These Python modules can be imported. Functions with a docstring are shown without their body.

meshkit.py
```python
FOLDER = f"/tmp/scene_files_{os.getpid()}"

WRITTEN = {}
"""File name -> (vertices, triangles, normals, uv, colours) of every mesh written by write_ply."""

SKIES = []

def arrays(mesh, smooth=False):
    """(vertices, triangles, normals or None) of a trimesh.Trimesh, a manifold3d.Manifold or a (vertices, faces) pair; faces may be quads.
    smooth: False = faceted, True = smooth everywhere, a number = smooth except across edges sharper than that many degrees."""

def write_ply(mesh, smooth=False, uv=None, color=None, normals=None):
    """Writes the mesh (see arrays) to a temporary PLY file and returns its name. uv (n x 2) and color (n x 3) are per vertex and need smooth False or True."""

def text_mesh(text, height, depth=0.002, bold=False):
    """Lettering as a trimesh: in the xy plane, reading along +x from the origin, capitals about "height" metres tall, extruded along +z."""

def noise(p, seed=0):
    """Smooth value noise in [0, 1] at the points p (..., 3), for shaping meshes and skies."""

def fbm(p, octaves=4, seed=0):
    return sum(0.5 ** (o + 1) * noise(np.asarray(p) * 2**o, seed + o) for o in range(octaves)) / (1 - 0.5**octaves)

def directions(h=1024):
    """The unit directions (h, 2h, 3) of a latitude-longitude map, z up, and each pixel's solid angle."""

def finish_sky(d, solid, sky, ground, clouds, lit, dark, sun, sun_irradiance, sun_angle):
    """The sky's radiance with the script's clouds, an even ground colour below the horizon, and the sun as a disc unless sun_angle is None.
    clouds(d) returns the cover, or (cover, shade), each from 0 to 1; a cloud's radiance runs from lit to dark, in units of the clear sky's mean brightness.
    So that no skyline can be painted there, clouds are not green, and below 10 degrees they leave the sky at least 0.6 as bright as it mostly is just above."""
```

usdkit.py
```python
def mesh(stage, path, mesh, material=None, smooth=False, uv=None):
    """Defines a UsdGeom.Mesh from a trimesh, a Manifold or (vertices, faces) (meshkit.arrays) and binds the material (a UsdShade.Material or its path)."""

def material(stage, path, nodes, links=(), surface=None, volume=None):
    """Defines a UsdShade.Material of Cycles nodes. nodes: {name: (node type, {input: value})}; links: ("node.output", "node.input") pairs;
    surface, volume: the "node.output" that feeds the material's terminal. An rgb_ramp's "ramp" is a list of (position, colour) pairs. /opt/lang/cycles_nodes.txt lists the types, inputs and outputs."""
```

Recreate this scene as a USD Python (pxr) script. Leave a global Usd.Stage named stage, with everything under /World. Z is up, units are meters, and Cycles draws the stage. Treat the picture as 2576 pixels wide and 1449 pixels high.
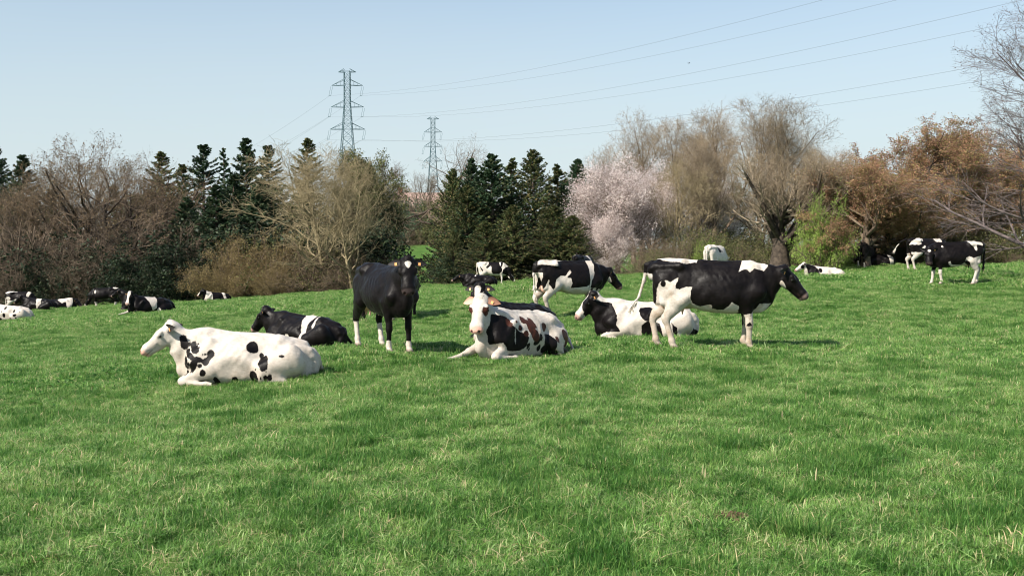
import math, random
import numpy as np, trimesh, usdkit, meshkit
from pxr import Usd, UsdGeom, UsdShade, UsdLux, Sdf, Gf, Vt
from scipy.interpolate import RBFInterpolator, PchipInterpolator
from scipy import sparse

stage = Usd.Stage.CreateInMemory()
UsdGeom.SetStageUpAxis(stage, 'Z'); UsdGeom.SetStageMetersPerUnit(stage, 1.0)
UsdGeom.Xform.Define(stage, '/World'); UsdGeom.Scope.Define(stage, '/World/Looks')
RNG = np.random.default_rng(7)

# ------------------------------------------------------------------ camera, sky, sun, exposure
EYE, PITCH, FPX = 1.6, math.radians(2.097), 2990.0 / 1.19332      # focal length in the 2576-wide pixel unit used for layout
cam = UsdGeom.Camera.Define(stage, '/World/Camera')
cam.AddTranslateOp().Set((0, 0, EYE)); cam.AddRotateXOp().Set(90 - math.degrees(PITCH))
cam.CreateHorizontalApertureAttr(36.0); cam.CreateFocalLengthAttr(36.0 * FPX / 2576)
cam.CreateClippingRangeAttr((0.05, 20000.0))
cam.CreateExposureAttr(0.95)

SUN = np.array([-0.85, -0.72, 1.0]); SUN /= np.linalg.norm(SUN)
SUN_EL, SUN_ROT = math.asin(SUN[2]), math.atan2(SUN[0], SUN[1])
sky = UsdLux.DomeLight.Define(stage, '/World/sky')
sky_mat = usdkit.material(stage, '/World/Looks/sky', {      # clear air under a thin milky veil that thickens towards the horizon
    's': ('sky_texture', {'sky_type': 'single_scattering', 'sun_disc': False, 'sun_elevation': SUN_EL, 'sun_rotation': SUN_ROT,
                          'altitude': 300.0, 'air_density': 1.3, 'aerosol_density': 1.0, 'ozone_density': 2.5}),
    'tc': ('texture_coordinate', {}), 'xyz': ('separate_xyz', {}), 'h': ('map_range', {'range_type': 'smoothstep', 'from_min': .40, 'from_max': -.02, 'to_min': .12, 'to_max': .92, 'clamp': True}),
    'mp': ('mapping', {'scale': (1.0, 1.0, 3.0)}), 'n': ('noise_texture', {'scale': 1.6, 'detail': 4.0, 'roughness': .5}), 'nr': ('map_range', {'from_min': .3, 'from_max': .7, 'to_min': .85, 'to_max': 1.1}), 'f': ('math', {'math_type': 'multiply', 'use_clamp': True}),
    'm': ('mix', {'color2': (4.35, 5.0, 5.3)}), 'b': ('background_shader', {'strength': 0.081})},
    [('tc.generated', 'xyz.vector'), ('xyz.z', 'h.value'), ('tc.generated', 'mp.vector'), ('mp.vector', 'n.vector'), ('n.fac', 'nr.value'), ('h.result', 'f.value1'), ('nr.result', 'f.value2'), ('f.value', 'm.fac'), ('s.color', 'm.color1'), ('m.color', 'b.color')], surface='b.background')
UsdShade.MaterialBindingAPI.Apply(sky.GetPrim()).Bind(sky_mat)
sky.GetPrim().SetCustomDataByKey('kind', 'structure')
sun = UsdLux.DistantLight.Define(stage, '/World/sun')
sun.CreateNormalizeAttr(True); sun.CreateIntensityAttr(1.25); sun.CreateAngleAttr(0.53); sun.CreateColorAttr((1.0, 0.93, 0.82))
_q = Gf.Rotation(Gf.Vec3d(0, 0, -1), Gf.Vec3d(*(-SUN))).GetQuat()
sun.AddOrientOp().Set(Gf.Quatf(_q))

# ------------------------------------------------------------------ helpers
_used = {}
def numbered(name):
    n = _used.get(name, 0); _used[name] = n + 1
    return name if n == 0 else f'{name}_{n:03d}'
_kids = {}
def child(parent, name):
    k = (str(parent), name); n = _kids.get(k, 0); _kids[k] = n + 1
    return f'{parent}/' + (name if n == 0 else f'{name}_{n:03d}')
def tag(prim, label=None, category=None, group=None, kind=None):
    for k, v in (('label', label), ('category', category), ('group', group), ('kind', kind)):
        if v: prim.SetCustomDataByKey(k, v)
def thing(name, label, category, loc=(0, 0, 0), rotz=0.0, scale=1.0, group=None, proto=None):
    x = UsdGeom.Xform.Define(stage, '/World/' + numbered(name))
    x.AddTranslateOp().Set(Gf.Vec3d(*map(float, loc)))
    if rotz: x.AddRotateZOp().Set(float(rotz))
    if np.ndim(scale) or scale != 1.0: x.AddScaleOp().Set(Gf.Vec3f(*([float(scale)] * 3 if np.ndim(scale) == 0 else map(float, scale))))
    if proto:
        x.GetPrim().GetReferences().AddInternalReference(proto); x.GetPrim().SetInstanceable(True)
    tag(x.GetPrim(), label, category, group)
    return x
def part(parent, name, mesh, mat, smooth=False, label=None, kind=None):
    m = usdkit.mesh(stage, child(parent.GetPath() if hasattr(parent, 'GetPath') else parent, name), mesh, mat, smooth=smooth)
    if label or kind: tag(m.GetPrim(), label, kind=kind)
    return m
def primvar(m, name, vals):
    UsdGeom.PrimvarsAPI(m).CreatePrimvar(name, Sdf.ValueTypeNames.FloatArray, 'vertex').Set(Vt.FloatArray.FromNumpy(np.asarray(vals, np.float32)))
def smooth01(x): x = np.clip(x, 0, 1); return x * x * (3 - 2 * x)
def norm(v): v = np.asarray(v, float); return v / np.maximum(np.linalg.norm(v, axis=-1, keepdims=True), 1e-12)
def ray(px, py):
    """The direction (per metre of depth along +y) of a point of the photograph, in its 2576-wide pixels."""
    a, b = (px - 1288) / FPX, (724.5 - py) / FPX
    c, s = math.cos(PITCH), math.sin(PITCH)
    y, z = c + b * s, -s + b * c
    return a / y, z / y
def at(px, py, d):
    a, z = ray(px, py); return np.array([a * d, d, EYE + z * d])

# ------------------------------------------------------------------ terrain: heights measured where animals stand, and along the field's far edge
FIELD = [(1760, 875, 15.8), (940, 878, 15.7), (600, 955, 14), (1300, 900, 15), (750, 885, 20), (1620, 838, 21.8), (1410, 797, 25), (1240, 716, 63),
         (2075, 712, 48), (2410, 717, 33), (2305, 682, 45), (540, 762, 70), (370, 790, 43), (110, 783, 56), (20, 808, 46), (255, 771, 73),
         (1800, 700, 38)]
EDGE = [(-500, 800, 80), (0, 787, 76), (120, 780, 75), (250, 770, 75), (400, 765, 75), (545, 757, 75), (700, 745, 73), (860, 734, 72), (1060, 720, 70), (1200, 716, 68), (1500, 697, 66),
        (1700, 690, 62), (1900, 680, 60), (2050, 673, 60), (2200, 671, 57), (2400, 669, 58), (2576, 668, 56), (3000, 660, 52)]
_c = [at(*p) for p in FIELD + EDGE] + [np.array([x, y, 0.0]) for x, y in ((0, 0), (-4, 4), (4, 4), (0, 7), (-8, -8), (8, -8), (12, 9))] + [np.array([-12, 9, -0.12])]
_c = np.array(_c)
_rbf = RBFInterpolator(_c[:, :2], _c[:, 2], kernel='thin_plate_spline', smoothing=0.6)
_e = np.array([at(*p) for p in EDGE])
_eth, _er = np.arctan2(_e[:, 0], _e[:, 1]), np.hypot(_e[:, 0], _e[:, 1])
def edge_r(th): return np.interp(th, _eth, _er)
def ground_z(x, y):
    x, y = np.atleast_1d(np.asarray(x, float)), np.atleast_1d(np.asarray(y, float))
    th, r = np.arctan2(x, y), np.hypot(x, y)
    E = edge_r(th); rr = np.minimum(r, E); tc = np.clip(th, _eth[0], _eth[-1])
    z = _rbf(np.stack([np.sin(tc) * rr, np.cos(tc) * rr], 1))
    side = smooth01((np.abs(th) - 0.62) / 0.5); z = z * (1 - side) - 0.3 * side
    left = smooth01((0.13 - th) / 0.14)
    over = np.maximum(r - E, 0)
    z = z - left * 3.2 * smooth01(over / 24) - 0.006 * np.minimum(over, 4) ** 2 * (1 - left)
    z = z + left * 7.0 * smooth01((r - 110) / 95) + (1 - left) * 1.5 * smooth01((r - 90) / 150) + 7 * smooth01((r - 260) / 2500)
    b = meshkit.noise(np.stack([x * .45, y * .45, 0 * x], 1), 3) - .5
    b2 = meshkit.noise(np.stack([x * 1.7, y * 1.7, 0 * x], 1), 5) - .5
    return z + (0.05 * b + 0.025 * b2) * smooth01(r / 4)
def gz(x, y): return float(ground_z(x, y)[0])
def spot(px, d):
    """The place on the ground at depth d under the photograph's column px."""
    x = (px - 1288) / FPX * d * math.cos(PITCH) * 1.0
    z = gz(x, d)
    return np.array([x, d, z])
# ------------------------------------------------------------------ ground: one sheet from under the camera to the horizon
rr = np.r_[0.3, np.geomspace(.6, 90, 170), np.geomspace(93, 6000, 60)]
tt = np.radians(np.r_[np.arange(-180, -42, 6), np.arange(-42, 42, .5), np.arange(42, 181, 6)])
TH, RR = np.meshgrid(tt, rr); X, Y = np.sin(TH) * RR, np.cos(TH) * RR
Z = ground_z(X.ravel(), Y.ravel())
n = len(tt); i, j = np.meshgrid(np.arange(len(rr)-1), np.arange(n-1), indexing='ij'); a = (i*n+j).ravel()
GF = np.stack([a, a+1, a+n+1, a+n], 1)[:, ::-1]
GV = np.stack([X.ravel(), Y.ravel(), Z], 1); GV = np.vstack([GV, [0, 0, gz(0, .1)]]); c = len(GV)-1
GF = np.vstack([GF[:, [0, 1, 2]], GF[:, [0, 2, 3]], np.stack([np.full(n-1, c), np.arange(1, n), np.arange(n-1)], 1)[:, ::-1]])
ground_mat = usdkit.material(stage, '/World/Looks/pasture_ground', {
    'g': ('geometry', {}), 'n1': ('noise_texture', {'scale': .35, 'detail': 6.0, 'roughness': .65}), 'n2': ('noise_texture', {'scale': 14.0, 'detail': 4.0, 'roughness': .7}),
    'c1': ('rgb_ramp', {'ramp': [(.3, (.05, .11, .026)), (.5, (.075, .155, .038)), (.72, (.105, .195, .055))]}), 'c2': ('rgb_ramp', {'ramp': [(.3, (.35, .35, .3)), (.65, (1.15, 1.1, 1.0))]}), 'm': ('mix', {'mix_type': 'multiply', 'fac': 1.0}),
    'bp': ('bump', {'strength': .6, 'distance': .05}), 'b': ('principled_bsdf', {'roughness': .95, 'specular_ior_level': .05})},
    [('g.position', 'n1.vector'), ('g.position', 'n2.vector'), ('n1.fac', 'c1.fac'), ('n2.fac', 'c2.fac'), ('c1.color', 'm.color1'), ('c2.color', 'm.color2'), ('m.color', 'b.base_color'), ('n2.fac', 'bp.height'), ('bp.normal', 'b.normal')], surface='b.BSDF')
g = usdkit.mesh(stage, '/World/ground', (GV, GF), ground_mat, smooth=True); tag(g.GetPrim(), 'short green pasture sloping gently down to the left', kind='structure')

# ------------------------------------------------------------------ grass: bunches of single blades
def blades(n, R, hmin, hmax, w, lean, rng, hk=1.0):
    r = R * np.sqrt(rng.random(n)); a = rng.random(n) * 2*np.pi
    b = np.stack([r*np.cos(a), r*np.sin(a), np.full(n, -.012)], 1)
    h = rng.uniform(hmin, hmax, n) * rng.uniform(.6, 1.15, n); d = rng.random(n)*2*np.pi; ln = np.abs(rng.normal(0, lean, n))
    out = np.stack([np.cos(d), np.sin(d), 0*d], 1); sd = np.stack([-np.sin(d + rng.normal(0, .8, n)), np.cos(d + rng.normal(0, .8, n)), 0*d], 1)
    ww = w * rng.uniform(.6, 1.3, n)
    V = np.empty((n, 7, 3)); up = np.array([0, 0, 1.0])
    for k, t in enumerate((0, .4, .75)):
        c = b + out*(ln*h*t**1.8)[:, None] + up*(h*(t - .22*np.minimum(ln, 1.4)*t*t))[:, None]; s = sd * (ww*(1 - .55*t))[:, None]
        V[:, 2*k], V[:, 2*k+1] = c - s, c + s
    V[:, 6] = b + out*(ln*h)[:, None] + up*(h*(1 - .30*np.minimum(ln, 1.8)))[:, None]
    F = np.array([(0, 1, 3), (0, 3, 2), (2, 3, 5), (2, 5, 4), (4, 5, 6)])
    return V.reshape(-1, 3), (F[None] + np.arange(n)[:, None, None]*7).reshape(-1, 3)
def blade_material(name, ramp, trans=.45):
    return usdkit.material(stage, '/World/Looks/' + name, {
        'g': ('geometry', {}), 'tn': ('attribute', {'attribute': 'tone'}), 'r': ('rgb_ramp', {'ramp': ramp}), 'n': ('noise_texture', {'scale': 2.4, 'detail': 5.0, 'roughness': .7}), 'mr': ('rgb_ramp', {'ramp': [(.36, (.48, .64, .42)), (.5, (.97, 1.0, .88)), (.62, (1.38, 1.2, 1.25))]}),
        'm': ('mix', {'mix_type': 'multiply', 'fac': 1.0}), 'b': ('principled_bsdf', {'roughness': .48, 'specular_ior_level': .30}), 't': ('translucent_bsdf', {}), 'x': ('mix_closure', {'fac': trans})},
        [('tn.fac', 'r.fac'), ('g.position', 'n.vector'), ('n.fac', 'mr.fac'), ('r.color', 'm.color1'), ('mr.color', 'm.color2'), ('m.color', 'b.base_color'), ('m.color', 't.color'), ('b.BSDF', 'x.closure1'), ('t.BSDF', 'x.closure2')], surface='x.closure')
GRASS = blade_material('grass_blades', [(0, (.032, .094, .018)), (.35, (.12, .25, .05)), (.70, (.20, .375, .09)), (.85, (.35, .48, .22)), (.955, (.50, .44, .26)), (1, (.58, .48, .32))])
LUSH = blade_material('grass_lush', [(0, (.03, .095, .016)), (.5, (.075, .20, .038)), (.95, (.17, .29, .075)), (1, (.4, .38, .18))])
def tones(prim, m, step, seed):
    primvar(prim, 'tone', np.repeat(np.random.default_rng(seed).random(len(m[0])//step), step))
def scatter(name, protos, mat_of, n, r0, r1, smin, smax, rng, keep=None, zmul=1.0):
    pi = UsdGeom.PointInstancer.Define(stage, '/World/grass/' + name); paths = []
    for i, (m, mt) in enumerate(protos):
        q = f'/World/grass/{name}/bunch_{i:03d}'; tones(usdkit.mesh(stage, q, m, mt), m, 7, i); paths.append(q)
    pi.CreatePrototypesRel().SetTargets([Sdf.Path(x) for x in paths])
    gx, gy = np.meshgrid(np.arange(-r1*.52, r1*.52, n), np.arange(0, r1, n)); x, y = gx.ravel() + rng.uniform(-.6, .6, gx.size)*n, gy.ravel() + rng.uniform(-.6, .6, gx.size)*n
    r, th = np.hypot(x, y), np.arctan2(x, y); ok = (r > r0) & (r < r1) & (np.abs(th) < .515) & (r < edge_r(th) + 5); x, y = x[ok], y[ok]
    if keep is not None: ok = keep(x, y); x, y = x[ok], y[ok]
    n = len(x); z = ground_z(x, y); N = meshkit.fbm(np.stack([x*2.6, y*1.7, 0*x], 1), 3, 11); N2 = meshkit.noise(np.stack([x*5.5, y*4.0, 0*x], 1), 12)
    lush = (N*.6 + N2*.4 + rng.normal(0, .05, n)) > .615
    nl = sum(1 for p in protos if p[1] is LUSH); ng = len(protos) - nl
    idx = np.where(lush, ng + rng.integers(0, max(nl, 1), n), rng.integers(0, ng, n)).astype(np.int32)
    s = rng.uniform(smin, smax, n); sz = s * (.62 + .75*N) * np.where(lush, 1.15, 1) * zmul
    a = rng.random(n)*2*np.pi
    # small tilt so that bunches follow the slope unevenly
    q = np.stack([np.cos(a/2), rng.normal(0, .05, n), rng.normal(0, .05, n), np.sin(a/2)], 1); q /= np.linalg.norm(q, axis=1, keepdims=True)
    pi.CreatePositionsAttr(Vt.Vec3fArray.FromNumpy(np.stack([x, y, z], 1).astype(np.float32)))
    pi.CreateOrientationsAttr(Vt.QuathArray([Gf.Quath(float(w), float(i), float(j), float(k)) for w, i, j, k in q]))
    pi.CreateScalesAttr(Vt.Vec3fArray.FromNumpy(np.stack([s, s, sz], 1).astype(np.float32))); pi.CreateProtoIndicesAttr(Vt.IntArray.FromNumpy(idx))
gr = UsdGeom.Xform.Define(stage, '/World/grass'); tag(gr.GetPrim(), 'short cropped pasture grass with darker lush clumps', 'grass', kind='stuff')
rng = np.random.default_rng(21)
SOIL = at(1838, 1314, 5.86); TUFT = [(1985, 1378, 5.5), (2040, 1385, 5.45), (1935, 1370, 5.6)]
keep = lambda x, y: np.hypot(x - SOIL[0], y - SOIL[1]) > .13
near = [(blades(620, .23, .03, .065, .0024, 1.5, rng), GRASS) for _ in range(5)] + [(blades(520, .17, .04, .085, .0026, 1.0, rng), LUSH) for _ in range(3)]
scatter('near_bunches', near, None, .165, 4.0, 14.5, .85, 1.25, rng, keep)
mid = [(blades(560, .32, .035, .07, .0042, 1.5, rng), GRASS) for _ in range(4)] + [(blades(500, .24, .04, .085, .0042, 1.0, rng), LUSH) for _ in range(2)]
scatter('middle_bunches', mid, None, .29, 14, 35, .85, 1.3, rng)
far = [(blades(600, .65, .04, .08, .0095, 1.4, rng), GRASS) for _ in range(3)] + [(blades(500, .45, .05, .09, .010, 1.0, rng), LUSH) for _ in range(2)]
scatter('far_bunches', far, None, .62, 34, 92, .85, 1.35, rng)
STRAW = blade_material('grass_dry', [(0, (.20, .13, .06)), (.5, (.40, .28, .15)), (1, (.58, .48, .30))], .3)
dry = [(blades(170, r_, .02, .05, .003, 1.9, rng), STRAW) for r_ in (.06, .09, .13)]
scatter('dry_bunches', dry, None, .95, 4.5, 26, .7, 1.3, rng, lambda x, y: (np.random.default_rng(3).random(len(x)) < .20) & (np.hypot(x - SOIL[0], y - SOIL[1]) > .3))
# broad-leaved weeds to the left of the white cow
nW = 260; wx, wy = rng.normal(-6.4, .9, nW), rng.normal(14.6, 1.5, nW); wz = ground_z(wx, wy); Vw = []
for k in range(nW):
    for j in range(rng.integers(4, 9)):
        a_, L_, e_ = rng.random()*6.28, rng.uniform(.05, .12), rng.uniform(.2, 1.0); d_ = np.array([math.cos(a_)*math.cos(e_), math.sin(a_)*math.cos(e_), math.sin(e_)]); s_ = np.array([-math.sin(a_), math.cos(a_), 0])*L_*.28; c_ = np.array([wx[k], wy[k], wz[k] + rng.uniform(0, .05)])
        Vw += [c_, c_ + d_*L_*.5 + s_, c_ + d_*L_ - (0, 0, L_*.25), c_ + d_*L_*.5 - s_]
Vw = np.array(Vw); o_ = np.arange(len(Vw)//4)[:, None]*4
wm = usdkit.mesh(stage, '/World/weeds', (Vw, np.vstack([np.hstack([o_, o_+1, o_+2]), np.hstack([o_, o_+2, o_+3])])), LUSH); tones(wm, (Vw, 0), 4, 4); tag(wm.GetPrim(), 'broad leaved weeds in the grass in front of the white cow at left', 'weeds', kind='stuff')
# the bare patch and the tall clumps in front
cl = []
for k in range(70):
    b = trimesh.creation.icosphere(1, 1.0); b.vertices *= rng.uniform(.008, .024, 3) * (1, 1, .7); b.vertices += meshkit.noise(b.vertices*90 + k*3, k)[:, None]*.006
    q = rng.normal(0, 1, 2) * (.05, .03); b.apply_translation((q[0], q[1], .006 + .012*math.exp(-(q @ q)/.004))); cl.append(b)
disc = trimesh.creation.cylinder(radius=.085, height=.012, sections=28); disc.vertices[:, 1] *= .7; cl.append(disc)
soil_mat = usdkit.material(stage, '/World/Looks/soil', {'g': ('texture_coordinate', {}), 'n': ('noise_texture', {'scale': 60.0, 'detail': 3.0}), 'r': ('rgb_ramp', {'ramp': [(.3, (.04, .027, .016)), (.7, (.125, .085, .05))]}), 'b': ('principled_bsdf', {'roughness': .95, 'specular_ior_level': .1})}, [('g.object', 'n.vector'), ('n.fac', 'r.fac'), ('r.color', 'b.base_color')], surface='b.BSDF')
s_ = usdkit.mesh(stage, '/World/bare_soil', trimesh.util.concatenate(cl), soil_mat); UsdGeom.Xformable(s_).AddTranslateOp().Set(Gf.Vec3d(SOIL[0], SOIL[1], gz(*SOIL[:2]) + .004)); tag(s_.GetPrim(), 'small bare patch of crumbled brown soil in the foreground grass', kind='structure')
for k, (px, py, d) in enumerate(TUFT):
    q = at(px, py, d); tm = blades(260, .11, .10, .20, .0028, .75, rng); t = usdkit.mesh(stage, '/World/' + numbered('grass_tuft'), tm, LUSH); tones(t, tm, 7, k); UsdGeom.Xformable(t).AddTranslateOp().Set(Gf.Vec3d(q[0], q[1], gz(q[0], q[1])))
    tag(t.GetPrim(), ['tall dark green grass clump right of the bare soil patch, middle of three', 'tall dark green grass clump right of the bare soil patch, rightmost of three', 'tall dark green grass clump nearest the bare soil patch'][k], 'grass clump', 'tall grass clumps by the bare soil')
# ------------------------------------------------------------------ trees: each kind is grown once, and its copies are turned, stretched and set where they stand
def tubes(P, R, k):
    """Joined tapering tubes along polylines P (N, m, 3) with radii R (N, m)."""
    N, m, _ = P.shape; t = np.gradient(P, axis=1); t = norm(t); a = norm(np.cross(t, np.array([.31, .52, .79]))); b = np.cross(t, a)
    an = np.arange(k) * 2*np.pi/k
    V = P[:, :, None] + R[:, :, None, None] * (np.cos(an)[None, None, :, None]*a[:, :, None] + np.sin(an)[None, None, :, None]*b[:, :, None])
    i, j, l = np.meshgrid(np.arange(N), np.arange(m-1), np.arange(k), indexing='ij'); o = (i*m + j)*k; l2 = (l+1) % k
    q = np.stack([o+l, o+l2, o+k+l2, o+k+l], -1).reshape(-1, 4)
    return V.reshape(-1, 3), np.vstack([q[:, [0, 1, 2]], q[:, [0, 2, 3]]])
def join(*ms):
    o, V, F = 0, [], []
    for v, f in ms: V.append(v); F.append(f + o); o += len(v)
    return np.vstack(V), np.vstack(F)
def grow(P, R, n, L, rng, t0=.2, t1=1.0, ang=50, dang=12, nseg=4, jit=.12, trop=.05, rr=.6, taper=.35, rmin=.003, flat=0.):
    """n children on every branch of P; L(t, z) gives their length. Returns their polylines and radii."""
    N, m, _ = P.shape
    t = (np.arange(n)[None] + rng.random((N, n))) / n * (t1 - t0) + t0; x = np.clip(t, 0, .999)*(m-1); i = x.astype(int); w = (x - i)[..., None]; I = np.arange(N)[:, None]
    p = P[I, i]*(1-w) + P[I, i+1]*w; tan = norm(P[I, i+1] - P[I, i]); r0 = (R[I, i]*(1-w[..., 0]) + R[I, i+1]*w[..., 0])
    a = norm(np.cross(tan, np.array([.31, .52, .79]))); b = np.cross(tan, a)
    ph = np.arange(n)[None]*2.4 + rng.random((N, 1))*6.28 + rng.normal(0, .5, (N, n)); pr = np.cos(ph)[..., None]*a + np.sin(ph)[..., None]*b
    if flat: pr = norm(pr * (1, 1, 1 - flat))
    an = np.radians(ang + rng.normal(0, dang, (N, n)))[..., None]
    d = (np.cos(an)*tan + np.sin(an)*pr).reshape(-1, 3); p = p.reshape(-1, 3); ln = (L(t.ravel(), p[:, 2]) * rng.uniform(.7, 1.25, N*n)); r0 = np.maximum(np.minimum(r0.ravel()*rr, ln*.045 + .002), rmin)
    out = [p]; 
    for s in range(nseg):
        d = norm(d + rng.normal(0, jit, d.shape) + np.array([0, 0, trop])); p = p + d*(ln/nseg)[:, None]; out.append(p)
    Q = np.stack(out, 1); return Q, np.maximum(r0[:, None] * np.linspace(1, taper, nseg+1)[None], rmin*.7)
def leaves(P, per, size, rng, spread=.05, aspect=.6, droop=0.):
    """Small folded leaves, buds or petals scattered along twigs."""
    N, m, _ = P.shape; n = N*per; i = np.repeat(np.arange(N), per); x = rng.random(n)**.8*(m-1)*.999; k = x.astype(int); w = (x-k)[:, None]
    c = P[i, k]*(1-w) + P[i, k+1]*w + rng.normal(0, spread, (n, 3)); d = norm(rng.normal(0, 1, (n, 3)) + (0, 0, -droop)); s = norm(np.cross(d, rng.normal(0, 1, (n, 3)))); z = size*rng.uniform(.5, 1.3, n)[:, None]
    V = np.stack([c - d*z*.5, c + s*z*aspect*.5, c + d*z*.5, c - s*z*aspect*.5], 1).reshape(-1, 3); o = np.arange(n)[:, None]*4
    return V, np.vstack([np.hstack([o, o+1, o+2]), np.hstack([o, o+2, o+3])])
def trunk_line(H, r, rng, nseg=8, wob=.03, lean=(0, 0), taper=.25):
    z = np.linspace(0, H, nseg+1); P = np.stack([np.cumsum(rng.normal(0, wob, nseg+1))*H/nseg + lean[0]*z, np.cumsum(rng.normal(0, wob, nseg+1))*H/nseg + lean[1]*z, z], 1); P[:, :2] -= P[0, :2]; P[0, 2] = -.5
    R = r*np.linspace(1, taper, nseg+1); R[0] *= 1.35
    return P[None], R[None]
def bark(name, a, b):
    return usdkit.material(stage, '/World/Looks/' + name, {'t': ('texture_coordinate', {}), 'n': ('noise_texture', {'scale': 4.0, 'detail': 5.0, 'roughness': .7}), 'r': ('rgb_ramp', {'ramp': [(.35, a), (.62, b)]}), 'bp': ('bump', {'strength': .5, 'distance': .03}), 'b': ('principled_bsdf', {'roughness': .9, 'specular_ior_level': .15})},
        [('t.object', 'n.vector'), ('n.fac', 'r.fac'), ('r.color', 'b.base_color'), ('n.fac', 'bp.height'), ('bp.normal', 'b.normal')], surface='b.BSDF')
def leafy(name, ramp, trans=.3, rough=.6):
    return usdkit.material(stage, '/World/Looks/' + name, {'g': ('geometry', {}), 'tn': ('attribute', {'attribute': 'tone'}), 'r': ('rgb_ramp', {'ramp': ramp}), 'n': ('noise_texture', {'scale': .5, 'detail': 3.0}), 'v': ('rgb_ramp', {'ramp': [(.3, (.65, .65, .65)), (.7, (1.3, 1.3, 1.3))]}), 'm': ('mix', {'mix_type': 'multiply', 'fac': 1.0}),
        'b': ('principled_bsdf', {'roughness': rough, 'specular_ior_level': .2}), 't': ('translucent_bsdf', {}), 'x': ('mix_closure', {'fac': trans})},
        [('tn.fac', 'r.fac'), ('g.position', 'n.vector'), ('n.fac', 'v.fac'), ('r.color', 'm.color1'), ('v.color', 'm.color2'), ('m.color', 'b.base_color'), ('m.color', 't.color'), ('b.BSDF', 'x.closure1'), ('t.BSDF', 'x.closure2')], surface='x.closure')
BK = dict(brown=bark('bark_brown', (.075, .056, .042), (.18, .137, .10)), tan=bark('bark_tan', (.125, .097, .07), (.30, .24, .175)), mauve=bark('bark_mauve', (.055, .046, .046), (.14, .112, .108)), grey=bark('bark_grey', (.17, .15, .125), (.36, .32, .26)), dark=bark('bark_dark', (.026, .021, .017), (.08, .062, .048)), lichen=bark('bark_lichen', (.13, .105, .06), (.33, .27, .165)), spruce=bark('bark_spruce', (.06, .045, .035), (.17, .125, .095)))
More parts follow.
